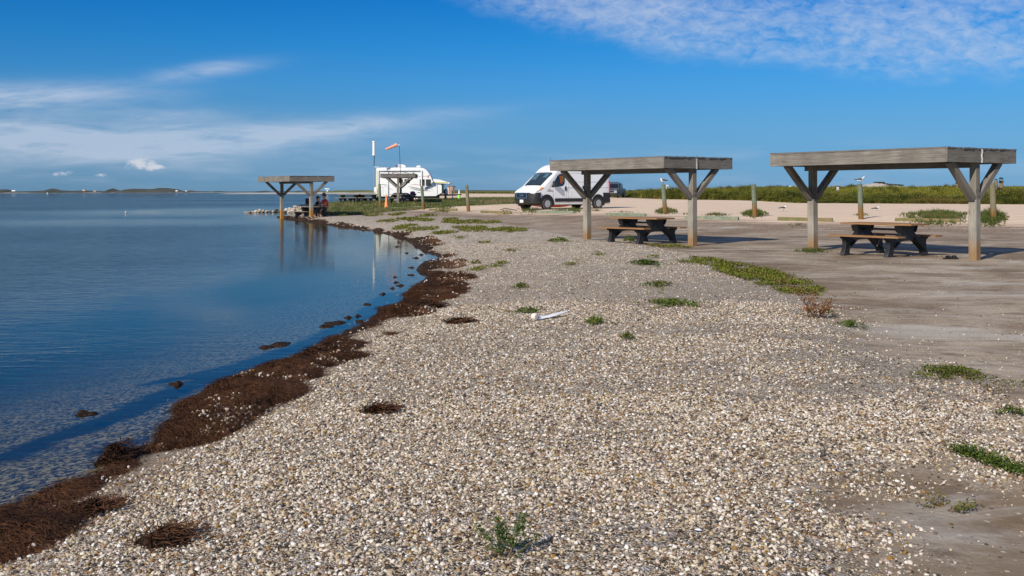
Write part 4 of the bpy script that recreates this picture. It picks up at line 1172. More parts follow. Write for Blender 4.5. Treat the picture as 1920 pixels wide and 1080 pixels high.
def section(x):
    tz_ = top_z(x); zb = .30 if x > .2 else .42
    pts = []
    zs = [zb, .55, .85, 1.0]
    hi = tz_ - min(.16, (tz_ - 1.0) * .30 + .02)
    zs2 = [z for z in zs if z < hi - .01]
    for k in range(6): zs2.append(zs2[3 if len(zs2) > 4 and False else len(zs2) - 1] if False else 0)
    zs2 = list(np.concatenate([[zb, .5, .72, min(.95, hi)], np.linspace(min(.95, hi), hi, 8)[1:]]))
    for z in zs2: pts.append((van_side_y(x, z), z))
    yl = pts[-1][0]; rc = tz_ - hi
    for k in range(1, 6):
        a = k / 6 * math.pi / 2
        pts.append((yl - rc * 1.15 * (1 - math.cos(a)), hi + rc * math.sin(a)))
    last = pts[-1][0]
    for k in (.75, .4, 0): pts.append((last * k, tz_ + (.0 if k else .0) + .02 * (1 - k)))
    full = [(-a, b) for a, b in pts] + [(a, b) for a, b in pts[::-1][1:]]
    return full
xs = [-.02, .0, .04, .12, .22, .35, .5, .64, .78, .95, 1.12, 1.3, 1.5, 1.66, 1.75, 1.85, 1.95, 2.05, 2.2, 2.35, 2.55, 2.9, 3.5, 4.2, 4.9, 5.4, 5.7, 5.85, 5.94, 5.98]
mb = MB(); secs = [section(x) for x in xs]; ns = len(secs[0])
vs = [(x, y, z) for x, s_2 in zip(xs, secs) for y, z in s_2]
fs = [(k * ns + i, k * ns + i + 1, (k + 1) * ns + i + 1, (k + 1) * ns + i) for k in range(len(xs) - 1) for i in range(ns - 1)]
fs += [tuple(range(ns)), tuple(range((len(xs) - 1) * ns, len(xs) * ns))]
fs += [((k + 1) * ns, (k + 1) * ns + ns - 1, k * ns + ns - 1, k * ns) for k in range(len(xs) - 1)]
mb.add(vs, fs)
vb = part('body', mb, M['van_white'], van, True)
vb.data.materials.append(M['van_black'])
for p_ in vb.data.polygons:
    if p_.center.x < .56 and p_.center.z < .93: p_.material_index = 1
def side_panel(nm, poly, mtl, parent, off=.008, th_=.012, sgn=-1):
    """panel that follows the side of the van; poly in (x,z)"""
    mb = MB(); n = len(poly)
    bm = bmesh.new()
    vsl = [bm.verts.new((a, 0, b)) for a, b in poly]
    f = bm.faces.new(vsl)
    bmesh.ops.triangulate(bm, faces=[f]); bmesh.ops.subdivide_edges(bm, edges=bm.edges, cuts=3, use_grid_fill=True)
    for v in bm.verts: v.co.y = sgn * (van_side_y(v.co.x, v.co.z) + off)
    me = bpy.data.meshes.new(nm); bm.to_mesh(me); bm.free(); me.materials.append(mtl)
    o = part(nm, me, None, parent)
    s = o.modifiers.new('thick', 'SOLIDIFY'); s.thickness = th_; s.offset = 0
    return o
def rounded(pts, r=.05, k=3):
    out = []; n = len(pts)
    for i in range(n):
        p = Vector(pts[i]); a = Vector(pts[i - 1]); b = Vector(pts[(i + 1) % n])
        da = (a - p); db = (b - p); ra = min(r, da.length * .45); rb_ = min(r, db.length * .45)
        p0 = p + da.normalized() * ra; p1 = p + db.normalized() * rb_
        for j in range(k + 1):
            t = j / k; q = p0 * (1 - t) ** 2 + p * 2 * t * (1 - t) + p1 * t * t
            out.append((q.x, q.y))
    return out
for sg in (-1, 1):
    side_panel('side_window', rounded([(1.26, 1.32), (1.30, 1.36), (1.80, 1.98), (2.02, 2.09), (2.30, 2.09), (2.36, 1.97), (2.32, 1.55), (2.18, 1.40), (1.75, 1.33)], .06), M['glass_dark'], van, sgn=sg)
    side_panel('side_moulding', [(1.55, .46), (4.45, .46), (4.45, .66), (1.55, .66)], M['van_black'], van, .012, .03, sg)
    side_panel('rear_cladding', [(5.42, .34), (5.97, .40), (5.97, .98), (5.40, .98)], M['van_black'], van, .014, .03, sg)
# seams: door outline and body creases, thin dark strips
def strip(poly, nm='panel_gap'):
    for a, b in zip(poly[:-1], poly[1:]):
        d = Vector((b[0] - a[0], b[1] - a[1])); n_ = Vector((-d.y, d.x)).normalized() * .006
        yield [(a[0] + n_.x, a[1] + n_.y), (b[0] + n_.x, b[1] + n_.y), (b[0] - n_.x, b[1] - n_.y), (a[0] - n_.x, a[1] - n_.y)]
M['gap'] = simple('panel_gap_shadow', (0.20, 0.20, 0.21), 0.8)
for poly in ([(1.42, .70), (1.42, .95), (1.16, 1.28), (1.74, 2.02), (2.0, 2.12), (2.40, 2.12), (2.45, 2.0), (2.45, .42)], [(2.62, .40), (2.62, 2.15), (3.9, 2.15), (3.9, .40)], [(2.55, 1.28), (5.9, 1.28)], [(2.6, 1.62), (5.9, 1.62)]):
    for q in strip(poly):
        side_panel('panel_gap', q, M['gap'], vb, .004, .004)
side_panel('door_handle', rounded([(2.32, 1.10), (2.44, 1.10), (2.44, 1.36), (2.32, 1.36)], .06), M['van_black'], van, .02, .03)
side_panel('fuel_flap', rounded([(2.66, .74), (2.86, .74), (2.86, 1.0), (2.66, 1.0)], .03), M['van_white'], van, .006, .006)
side_panel('door_handle', rounded([(3.72, 1.18), (3.86, 1.18), (3.86, 1.40), (3.72, 1.40)], .05), M['van_black'], van, .02, .03)
# wheel arches, dark wells and flares
for wxc in (.95, 4.99):
    for sg in (-1, 1):
        mb = MB(); rr_o, rr_i = .52, .415; n = 22
        a0, a1 = -.12 * math.pi, 1.12 * math.pi
        vs = []
        for i in range(n + 1):
            a = a0 + (a1 - a0) * i / n
            for r_, y in ((rr_i, 1.0), (rr_i, 1.045), (rr_o, 1.04), (rr_o * 1.02, 1.0)):
                vs.append((wxc + r_ * math.cos(a), sg * y, .37 + r_ * math.sin(a)))
        fs = [(4 * i + j, 4 * i + j + 1, 4 * i + 5 + j, 4 * i + 4 + j) for i in range(n) for j in range(3)]
        mb.add(vs, fs); part('wheel_arch', mb, M['van_black'], van, True)
        mb = MB(); mb.cyl((wxc, sg * .90, .40), (wxc, sg * 1.022, .40), .425, n=26); part('wheel_well', mb, M['sandal'], van)
        wheel(van, (wxc, sg * .945, .355), .352, .23, sg)
# front bumper: black shell wrapped round the nose
mb = MB(); prof = [(.34, -.02), (.40, -.07), (.62, -.09), (.80, -.085), (.97, -.06), (1.0, -.02)]
nb_ = 17; vs = []
for z, xo in prof:
    for i in range(nb_):
        u_ = -1 + 2 * i / (nb_ - 1)
        a = abs(u_)
        if a < .55: x = xo + .08 * (a / .55) ** 2; y = u_ / .55 * .74
        else:
            k = (a - .55) / .45
            x = xo + .08 + k * .42 + .06 * k; y = math.copysign(.74 + .275 * math.sin(k * math.pi / 2) ** .8 + .012, u_)
        vs.append((x - .03, y * 1.022, z))
mb.add(vs, [(j * nb_ + i, j * nb_ + i + 1, (j + 1) * nb_ + i + 1, (j + 1) * nb_ + i) for j in range(len(prof) - 1) for i in range(nb_ - 1)])
bp = part('front_bumper', mb, M['van_black'], van, True)
s = bp.modifiers.new('thick', 'SOLIDIFY'); s.thickness = .02; s.offset = -1
mb = MB(); mb.box((-.115, 0, .84), (.03, .86, .30)); gr = part('grille', mb, M['glass_dark'], van, bevel=.02)
mb = MB()
for z in (.685, .985): mb.beam((-.125, -.46, z), (-.125, .46, z), .045, .04)
for y in (-.46, .46): mb.beam((-.125, y, .67), (-.125, y, 1.0), .045, .04, up=(0, 1, 0))
part('grille_frame', mb, M['chrome'], gr)
me = text_mesh('RAM', .17, M['chrome'], .006, .004); o = part('lettering', me, None, gr)
o.matrix_local = Matrix.Translation((-.138, 0, .84)) @ Euler((math.pi / 2, 0, -math.pi / 2)).to_matrix().to_4x4()
mb = MB(); mb.box((-.112, .03, .50), (.012, .32, .17)); part('number_plate', mb, M['white_paint'], van)
# windscreen on the raked part of the profile
def front_sheet(nm, rows, mtl, off=.012, th_=.012):
    """rows: list of (x, half width left, half width right); follows the top profile"""
    n = 9; vs = []
    for x, a, b in rows:
        z = top_z(x)
        sl = (top_z(x + .02) - top_z(x - .02)) / .04; nl = Vector((-sl, 0, 1)).normalized()
        for i in range(n):
            y = a + (b - a) * i / (n - 1)
            drop = .06 * (abs(y) / .9) ** 4
            vs.append(Vector((x, y, z + .02 - drop)) + nl * off)
    mb = MB(); mb.add(vs, [(j * n + i, j * n + i + 1, (j + 1) * n + i + 1, (j + 1) * n + i) for j in range(len(rows) - 1) for i in range(n - 1)])
    o = part(nm, mb, mtl, van, True); s = o.modifiers.new('t', 'SOLIDIFY'); s.thickness = th_; return o
ws, Nn = mat('windscreen_glass')
gx = Nn.sep(Nn.n('ShaderNodeTexCoord').outputs['Object'])
b = Nn.n('ShaderNodeBsdfPrincipled', ins={'Base Color': (0.03, 0.045, 0.05, 1), 'Roughness': 0.04}); b.inputs['Specular IOR Level'].default_value = 0.9; finish(Nn, b.outputs[0])
M['windscreen'] = ws
front_sheet('windscreen', [(x, -(.95 - .14 * (x - .7)), (.95 - .14 * (x - .7))) for x in np.linspace(.69, 1.61, 9)], M['windscreen'])
# shapes seen through the screen: side windows beyond, dashboard and pillars
M['seen_through'] = simple('cab_window_glass', (0.07, 0.14, 0.17), 0.1)
front_sheet('cab_window', [(x, .20, .62) for x in np.linspace(1.10, 1.52, 5)], M['seen_through'], .020, .004)
front_sheet('cab_window', [(x, -.62, -.28) for x in np.linspace(1.24, 1.55, 5)], M['seen_through'], .020, .004)
front_sheet('wiper', [(.73, -.7, .6), (.755, -.7, .6)], M['van_black'], .03, .008)
front_sheet('hood_seam', [(.60, -.86, .86), (.606, -.86, .86)], M['gap'], .002, .003)
for sg in (-1, 1):
    mb = MB(); pts = [(.10, .70, 1.03), (.06, .86, .99), (.28, .965, 1.05), (.66, 1.005, 1.26), (.58, .92, 1.28), (.30, .80, 1.14)]
    mb.add([(x, sg * (y + .012), z + .03) for x, y, z in pts] + [(x + .06, sg * (y - .05), z - .02) for x, y, z in pts],
           [(0, 1, 2, 5), (5, 2, 3, 4), (6, 7, 8, 11), (11, 8, 9, 10)] + [(i, (i + 1) % 6, 6 + (i + 1) % 6, 6 + i) for i in range(6)])
    hl = part('headlight', mb, M['lamp_clear'], van)
    mb = MB(); pts = [(.44, .99, 1.13), (.67, 1.008, 1.27), (.57, .93, 1.285), (.42, .90, 1.18)]
    mb.add([(x - .004, sg * (y + .016), z + .036) for x, y, z in pts] + [(x + .05, sg * (y - .03), z) for x, y, z in pts], [(0, 1, 2, 3), (4, 5, 6, 7)] + [(i, (i + 1) % 4, 4 + (i + 1) % 4, 4 + i) for i in range(4)])
    part('indicator', mb, M['amber'], hl)
    mb = MB(); mb.ball((.16, sg * .84, 1.05), (.045, .05, .04)); part('bulb_housing', mb, M['glass_dark'], hl, True)
    mb = MB(); mb.box((1.42, sg * 1.17, 1.50), (.16, .20, .34)); mb.beam((1.46, sg * .98, 1.38), (1.44, sg * 1.12, 1.38), .06, .06)
    mr = part('door_mirror', mb, M['van_black'], van, bevel=.03)
    mb = MB(); mb.box((1.505, sg * 1.17, 1.52), (.012, .15, .24)); part('mirror_glass', mb, M['chrome'], mr)
    mb = MB(); mb.box((5.985, sg * .93, 1.32), (.03, .13, .78)); part('tail_light', mb, M['red_lens'], van, bevel=.01)
side_panel('tail_light', [(5.93, .95), (5.985, .95), (5.985, 1.70), (5.94, 1.70)], M['red_lens'], van, .008, .02)
mb = MB(); mb.box((6.0, 0, .50), (.14, 1.9, .24)); part('rear_bumper', mb, M['van_black'], van, bevel=.02)
mb = MB(); mb.box((3.0, 0, .33), (4.4, 1.5, .16)); part('underbody', mb, M['sandal'], van)
for i in range(4):
    mb = MB(); mb.ball((2.3 + .13 * i, -.55 + .30 * i, 2.655 + .02 * min(i, 2)), (.05, .035, .03)); part('marker_lamp', mb, M['amber'], van, True)
mb = MB(); mb.cyl((1.95, -.1, 2.45), (2.0, -.1, 3.1), .008, n=6); mb.ball((1.95, -.1, 2.47), (.035, .03, .03)); part('aerial', mb, M['van_black'], van)
side_panel('hanging_cloth', [(1.98, 1.55), (2.12, 1.50), (2.14, 1.99), (1.95, 1.98)], simple('orange_cloth', (0.35, 0.05, 0.008), 0.8), van, .017, .004)
side_panel('hanging_cloth', [(2.15, 1.60), (2.22, 1.62), (2.26, 1.98), (2.16, 1.99)], simple('olive_cloth', (0.13, 0.16, 0.015), 0.8), van, .017, .004)
me = text_mesh('PROMASTER', .085, M['decal_grey'], .002, .002); o = part('lettering', me, None, van)
o.matrix_local = Matrix.Translation((1.18, -1.025, 1.10)) @ Euler((math.pi / 2, 0, 0)).to_matrix().to_4x4()
me = text_mesh('1500', .07, M['decal_grey'], .002, .001); o = part('lettering', me, None, van)
o.matrix_local = Matrix.Translation((1.10, -1.025, 1.19)) @ Euler((math.pi / 2, 0, 0)).to_matrix().to_4x4()

# red kayak lying behind the van
kb = MB(); n = 14; m_ = 17
vs = []
for j in range(m_):
    t = -1 + 2 * j / (m_ - 1); k = max(.02, (1 - abs(t) ** 2.4))
    for i in range(n):
        a = 2 * math.pi * i / n
        vs.append((t * 1.75, .38 * k * math.cos(a), .17 + (.16 * k * math.sin(a) if math.sin(a) > 0 else .17 * k * math.sin(a)) + .10 * abs(t) ** 4))
kb.add(vs, [(j * n + i, j * n + (i + 1) % n, (j + 1) * n + (i + 1) % n, (j + 1) * n + i) for j in range(m_ - 1) for i in range(n)])
kg = G(1033, 388.5)
kay = thing('kayak', 'red kayak lying on the shell behind the van wheels', 'kayak', kg, R(5))
part('hull', kb, M['kayak_red'], kay, True)
mb = MB(); mb.lathe([(.30, 0), (.27, .03), (.20, .03), (.20, 0)], c=(0, 0, .31), n=18); part('cockpit_rim', mb, M['black_plastic'], kay, True)

# ------------------------------------------------------------------ grey pickup behind the van
def small_car(loc, yaw, kind, paint, label, group=None, L=4.7, Wd=1.9, H=1.75):
    t = thing('pickup_truck' if kind == 'pickup' else 'parked_car', label, 'pickup' if kind == 'pickup' else 'car', loc, R(yaw), group)
    lo = MB(); h = Wd / 2
    lo.prism([(0, .38), (-.02, .62), (.05, .95), (1.1, 1.08), (1.35, 1.10), (L - .1, 1.08), (L, .9), (L, .42), (L - .2, .34), (.2, .32)], -h, h)
    part('body', lo, paint, t, bevel=.06)
    cab = MB()
    if kind == 'pickup': prof = [(1.15, 1.06), (1.75, 1.62), (2.0, H), (3.0, H), (3.35, 1.06)]
    else: prof = [(1.15, 1.06), (1.85, 1.55), (2.2, H), (3.9, H - .02), (L - .15, 1.06)]
    a = .86
    vs = []
    for x, z in prof:
        k = h * (1.0 - .18 * (z - 1.06) / (H - 1.06)) * .97
        vs += [(x, -k, z), (x, k, z)]
    n = len(prof); fs = [(2 * i, 2 * i + 1, 2 * i + 3, 2 * i + 2) for i in range(n - 1)] + [tuple(range(0, 2 * n, 2)), tuple(range(2 * n - 1, 0, -2))]
    cab.add(vs, fs); cb = part('cab', cab, paint, t, bevel=.03)
    ws_ = MB(); x0, z0 = prof[0]; x1, z1 = prof[1] if kind == 'pickup' else prof[1]
    ws_.add([(x0 + .06 - .02, -h * .86, z0 + .07), (x0 + .04, h * .86, z0 + .07), (x1 - .03, h * .74, z1 - .02), (x1 - .03, -h * .74, z1 - .02),
             (x0 + .10, -h * .86, z0 + .03), (x0 + .10, h * .86, z0 + .03), (x1 + .03, h * .74, z1 - .06), (x1 + .03, -h * .74, z1 - .06)],
            [(0, 1, 2, 3), (4, 5, 6, 7), (0, 1, 5, 4), (1, 2, 6, 5), (2, 3, 7, 6), (3, 0, 4, 7)])
    part('windscreen', ws_, M['glass_dark'], t)
    for sg in (-1, 1):
        sw_ = MB(); e = prof[-2][0]
        sw_.prism([(x0 + .35, 1.14), (x1 + .18, H - .16), (e - .05, H - .14), (prof[-1][0] - .25, 1.14)], sg * h * .90, sg * h * .985)
        part('side_window', sw_, M['glass_dark'], t)
        mb = MB(); mb.box((1.5, sg * (h + .12), 1.16), (.12, .22, .17)); part('door_mirror', mb, M['van_black'], t)
        mb = MB(); mb.box((-.02, sg * h * .78, .86), (.10, .34, .16)); part('headlight', mb, M['lamp_clear'], t)
        for xx in (.85, L - .95): wheel(t, (xx, sg * (h - .10), .38), .38, .24, sg)
    mb = MB(); mb.box((-.03, 0, .80), (.08, Wd * .58, .26)); g_ = part('grille', mb, M['glass_dark'], t)
    mb = MB(); mb.beam((-.075, -Wd * .28, .83), (-.075, Wd * .28, .83), .02, .05); part('grille_bar', mb, M['chrome'], g_)
    mb = MB(); mb.box((-.06, 0, .50), (.16, Wd * .98, .18)); part('bumper', mb, M['van_black'] if kind == 'pickup' else paint, t, bevel=.03)
    return t
gp = G(1161, 371)
pk = small_car(gp - Vector((1.15, 0, 0)), 72, 'pickup', M['truck_grey'], 'dark grey pickup truck facing the camera behind the van')
mb = MB(); mb.box((2.4, 0, 1.81), (1.0, 1.0, .06)); mb.beam((2.0, -.6, 1.80), (2.0, .6, 1.80), .05, .05); part('roof_rack', mb, M['van_black'], pk)

# ------------------------------------------------------------------ caravan
TY = 92.0
tzg = TZ(-9, 92)
rv = thing('caravan', 'white travel trailer with rolled awning parked behind the far shelter', 'caravan', (-11.73, TY, tzg - .02), R(0.5))
prof = [(0.0, .50), (0.0, 2.80), (.04, 2.93), (.16, 2.99), (3.85, 2.99), (4.12, 2.93), (4.33, 2.80), (4.50, 2.62), (4.68, 2.33), (4.85, 1.95), (4.97, 1.66), (5.10, 1.55), (5.60, 1.50), (5.68, 1.42), (5.68, .80), (5.15, .52)]
mb = MB(); mb.prism(prof, 0, 2.40); rb = part('body', mb, M['rv_white'], rv, bevel=.035)
def rvp(nm, poly, mtl, y=-.010, y1=-.002, par=None, lab=None):
    mb = MB(); mb.prism(poly, y, y1); return part(nm, mb, mtl, par or rv, label=lab)
def rect(x0, z0, x1, z1, r=.05): return rounded([(x0, z0), (x1, z0), (x1, z1), (x0, z1)], r)
def X_(px): return (px - 705) / 21.74
def Z_(py): return (366.3 - py) / 21.74 + .5
for x0, x1 in ((787, 796.3), (798.3, 808)):
    fr2 = rvp('window', rect(X_(x0), Z_(346.4), X_(x1), Z_(333.9)), M['gap'], -.02)
    rvp('pane', rect(X_(x0) + .03, Z_(346.4) + .03, X_(x1) - .03, Z_(333.9) - .03, .03), M['glass_dark'], -.028, -.021, fr2)
for x0, x1 in ((745, 755.5), (758, 768)):
    fr2 = rvp('window', rect(X_(x0), Z_(341), X_(x1), Z_(333.5)), M['gap'], -.02)
    rvp('pane', rect(X_(x0) + .03, Z_(341) + .03, X_(x1) - .03, Z_(333.5) - .03, .03), M['glass_dark'], -.028, -.021, fr2)
rvp('locker_door', rect(X_(718), .62, X_(730), 1.35, .03), M['gap'], -.006)
rvp('locker_door', rect(X_(718) + .02, .64, X_(730) - .02, 1.33, .03), M['rv_white'], -.012, -.007)
def swoosh(p0, p1, p2, w0, mtl):
    n = 12; up = []; dn = []
    for i in range(n + 1):
        t = i / n; q = Vector(p0) * (1 - t) ** 2 + Vector(p1) * 2 * t * (1 - t) + Vector(p2) * t * t
        w_ = w0 * math.sin(math.pi * min(1, t * .9 + .08)) * .5
        up.append((q.x, q.y + w_)); dn.append((q.x, q.y - w_))
    mb = MB()
    allp = up + dn[::-1]; m_ = len(up)
    vs = [(a, -.006, b) for a, b in up] + [(a, -.006, b) for a, b in dn]
    mb.add(vs, [(i, i + 1, m_ + i + 1, m_ + i) for i in range(m_ - 1)])
    o = part('stripe', mb, mtl, rb); s = o.modifiers.new('t', 'SOLIDIFY'); s.thickness = .003; return o
swoosh((X_(712), Z_(343)), (X_(722), Z_(344)), (X_(729), Z_(345.5)), .06, M['decal_grey'])
swoosh((X_(713), Z_(348)), (X_(724), Z_(351)), (X_(738), Z_(353)), .05, M['decal_red'])
swoosh((X_(720), Z_(319)), (X_(742), Z_(319)), (X_(756), Z_(326)), .05, M['decal_red'])
swoosh((X_(745), Z_(319)), (X_(760), Z_(320)), (X_(772), Z_(325)), .05, M['decal_grey'])
swoosh((X_(765), Z_(347)), (X_(785), Z_(352)), (X_(810), Z_(357)), .09, M['decal_grey'])
swoosh((X_(768), Z_(350)), (X_(785), Z_(356)), (X_(804), Z_(356)), .08, M['decal_grey'])
swoosh((X_(770), Z_(343.5)), (X_(785), Z_(344)), (X_(792), Z_(346)), .04, M['decal_red'])
swoosh((X_(795), Z_(348)), (X_(804), Z_(350)), (X_(814), Z_(354)), .04, M['decal_red'])
swoosh((X_(782), Z_(359)), (X_(785), Z_(359)), (X_(789), Z_(359)), .07, M['decal_grey'])
# the blurred name: small slanted strokes ending in a large X
mb = MB(); rr = random.Random(3); x = X_(783)
for i in range(11):
    h_ = .10 if i else .22
    mb.beam((x, -.008, Z_(329.6)), (x + .03, -.008, Z_(329.6) + h_), .012, .004, up=(0, 1, 0)); mb.beam((x, -.008, Z_(329.6) + h_ * rr.random()), (x + .07, -.008, Z_(329.6) + h_ * rr.random()), .012, .004, up=(0, 1, 0)); x += .082
part('lettering', mb, M['decal_red'], rb)
mb = MB(); xx = X_(801)
mb.beam((xx, -.009, Z_(331)), (xx + .22, -.009, Z_(325.8)), .05, .004, up=(0, 1, 0)); mb.beam((xx + .05, -.011, Z_(325.5)), (xx + .15, -.011, Z_(331.3)), .045, .004, up=(0, 1, 0))
part('lettering', mb, M['decal_red'], rb)
for x_ in (736.5, 775): 
    mb = MB(); mb.cyl((X_(x_), -.03, Z_(322.3)), (X_(x_), 0, Z_(322.3)), .07, n=14); part('porch_light', mb, M['steel'], rv)
mb = MB(); mb.cyl((X_(711), -.11, Z_(317.2)), (X_(787), -.11, Z_(317.2)), .06, n=12); aw = part('awning_roll', mb, M['white_paint'], rv, True)
for x_ in (709.3, 790.3):
    mb = MB(); mb.box((X_(x_), -.09, (Z_(317) + Z_(352)) / 2), (.09, .07, Z_(317) - Z_(352))); part('awning_arm', mb, M['white_paint'], rv)
mb = MB(); mb.beam((X_(706), -.12, Z_(316.5)), (X_(706.4), -.12, .02), .045, .03); mb.beam((X_(706.4), -.12, .03), (X_(704.5), -.4, .02), .04, .03); part('yellow_pole', mb, M['yellow'], rv)
mb = MB(); mb.beam((X_(704), .2, 3.02), (X_(709), .2, 3.10), .04, .04); mb.beam((X_(700.5), .2, 3.05), (X_(704), .2, 3.12), .04, .04); part('roof_hook', mb, M['white_paint'], rv)
mb = MB(); mb.prism([(X_(739), 2.985), (X_(739), 3.24), (X_(740.5), 3.28), (X_(754), 3.28), (X_(759.5), 3.16), (X_(759.5), 2.985)], .8, 1.6); ac = part('air_conditioner', mb, M['white_paint'], rv, bevel=.03)
for i in range(6):
    mb = MB(); mb.box((X_(741.8) + i * .09, .797, 3.16), (.05, .01, .10)); part('grille_slot', mb, M['gap'], ac)
mb = MB(); mb.lathe([(.24, 0), (.24, .10), (.17, .19), (.05, .22)], c=(X_(784), 1.0, 2.985), n=14); part('roof_vent', mb, M['white_paint'], rv, True)
mb = MB(); mb.box((2.0, 1.2, 3.01), (3.6, 1.9, .05)); part('roof_edge', mb, M['steel'], rv)
# dark chassis, wheel arches, wheels
mb = MB(); mb.box((2.75, 1.2, .44), (5.2, 2.1, .20)); part('chassis', mb, M['sandal'], rv)
mb = MB()
ar = [(X_(741.5) - .42, .50)] + [(X_(741.5) + .42 * math.cos(a), .40 + .42 * math.sin(a)) for a in np.linspace(math.pi * .95, math.pi * .5, 7)] + [(X_(762) + .42 * math.cos(a), .40 + .42 * math.sin(a)) for a in np.linspace(math.pi * .5, math.pi * .05, 7)] + [(X_(762) + .42, .50)]
mb.prism(ar, -.012, .02); part('wheel_arch', mb, M['sandal'], rv)
for x_ in (741.5, 762):
    wheel(rv, (X_(x_), -.02, .33), .33, .22, -1); wheel(rv, (X_(x_), 2.3, .33), .33, .22, 1)
mb = MB(); mb.prism([(4.70, .45), (4.85, .72), (5.05, .82), (5.3, .60), (5.3, .45)], .1, 2.2); part('front_skid', mb, M['sandal'], rv)
# tongue, jack, propane bottles
mb = MB(); mb.beam((5.4, .4, .62), (6.9, 1.2, .62), .08, .14); mb.beam((5.4, 2.0, .62), (6.9, 1.2, .62), .08, .14); mb.beam((6.7, 1.2, .64), (7.35, 1.2, .66), .10, .10); mb.cyl((6.55, 1.2, .1), (6.55, 1.2, 1.0), .035); part('drawbar', mb, M['dark_steel'], rv)
mb = MB(); mb.lathe([(.02, 0), (.15, .01), (.155, .06), (.155, .34), (.12, .42), (.05, .46), (.05, .50)], c=(5.98, .9, .68), n=14); pr = part('gas_bottle', mb, M['steel'], rv, True)
mb = MB(); mb.lathe([(.02, 0), (.15, .01), (.155, .06), (.155, .34), (.12, .42), (.05, .46), (.05, .50)], c=(5.98, 1.35, .68), n=14); part('gas_bottle', mb, M['steel'], rv, True)
mb = MB(); mb.box((5.76, 1.2, 1.18), (.12, 1.8, .84)); part('front_window_surround', mb, M['glass_dark'], rv)
mb = MB(); mb.prism([(4.93, 1.80), (4.93, 2.02), (5.45, 1.96), (6.42, 1.66), (6.30, 1.58), (5.2, 1.63)], .15, 2.25); rg = part('rock_guard', mb, M['rv_white'], rv, bevel=.015)
mb = MB(); mb.beam((5.05, .13, 1.70), (6.2, .13, 1.70), .012, .08); part('guard_trim', mb, M['yellow'], rg)
mb = MB(); mb.beam((5.73, .2, 1.45), (6.2, .2, 1.62), .03, .03); mb.box((5.45, 1.2, 1.545), (.55, 2.2, .05)); part('guard_prop', mb, M['dark_steel'], rv)
mb = MB(); mb.lathe([(.01, -.11), (.30, -.11), (.38, -.05), (.38, .05), (.30, .11), (.01, .11)], c=(-.17, .9, .95), n=20, axis='X'); part('spare_wheel_cover', mb, M['white_paint'], rv, True)
mb = MB(); mb.box((-.12, 1.2, .42), (.16, 2.2, .14)); part('rear_bumper', mb, M['dark_steel'], rv)
for x_ in (.5, 4.6):
    mb = MB(); mb.beam((x_, .3, .0), (x_ + .12, .3, .42), .06, .06); part('steadying_leg', mb, M['dark_steel'], rv)

# ------------------------------------------------------------------ mast and windsock
mg_ = Vector(((701.2 - 960) / FPX * 90.5, 90.5, TZ(-11.7, 90.5)))
ma = thing('antenna_mast', 'tall thin mast topped by a white tube antenna, rising behind the caravan rear', 'antenna', mg_)
def ZH(py, y, px=700): return CAMZ + (HOR - (px - 960) * .0027 - py) / FPX * y - mg_.z
mb = MB(); mb.cyl((0, 0, 0), (0.02, 0, ZH(312, 90.5)), .035, .03, n=8); part('lower_pole', mb, M['steel'], ma)
mb = MB(); mb.cyl((0.02, 0, ZH(312, 90.5)), (.03, 0, ZH(290, 90.5)), .035, .035, n=8); part('upper_pole', mb, M['dark_steel'], ma)
mb = MB(); z0, z1 = ZH(291.4, 90.5), ZH(264.6, 90.5)
mb.lathe([(.13, z0), (.14, z0 + .10), (.115, z0 + .12), (.115, z1 - .12), (.15, z1 - .10), (.13, z1)], c=(0.0, 0, 0), n=16); rd = part('tube_antenna', mb, M['white_paint'], ma, True)
mb = MB(); mb.beam((.09, -.10, z0 + .14), (.09, -.10, z1 - .13), .02, .03); part('bracket', mb, M['gap'], rd)
wg_ = Vector(((753 - 960) / FPX * 88, 88, TZ(-9.1, 88)))
wk = thing('windsock', 'orange windsock streaming left from a thin dark pole', 'windsock', wg_)
zt = CAMZ + (358.5 - 272.5) / FPX * 88 - wg_.z
mb = MB(); mb.cyl((.0, 0, 0), (-.18, 0, zt), .028, .02, n=8); pl_ = part('pole', mb, M['dark_steel'], wk)
mb = MB(); mb.ball((-.18, 0, zt + .02), (.045, .045, .045)); mb.beam((-.18, 0, zt + .02), (-.36, 0, zt + .06), .02, .02); part('pole_cap', mb, M['white_paint'], pl_)
p0 = Vector((-.36, 0, zt + .05)); p1 = Vector((-1.30, -.1, zt - .34))
for i in range(4):
    a = p0.lerp(p1, i / 4 + .01); c2_ = p0.lerp(p1, (i + 1) / 4 - .015)
    mb = MB(); ra = .150 - .02 * i; 
    mid = a.lerp(c2_, .5)
    mb.cyl(a, mid, ra * .93, ra * 1.03, n=14, cap=True); mb.cyl(mid, c2_, ra * 1.03, ra * .86, n=14, cap=True)
    part('sock_segment', mb, M['orange'], wk, True)
    if i < 3:
        mb = MB(); mb.cyl(c2_.lerp(a, .02), c2_ + (c2_ - a) * .09, ra * .84, ra * .84, n=14); part('band', mb, M['decal_grey'], wk)

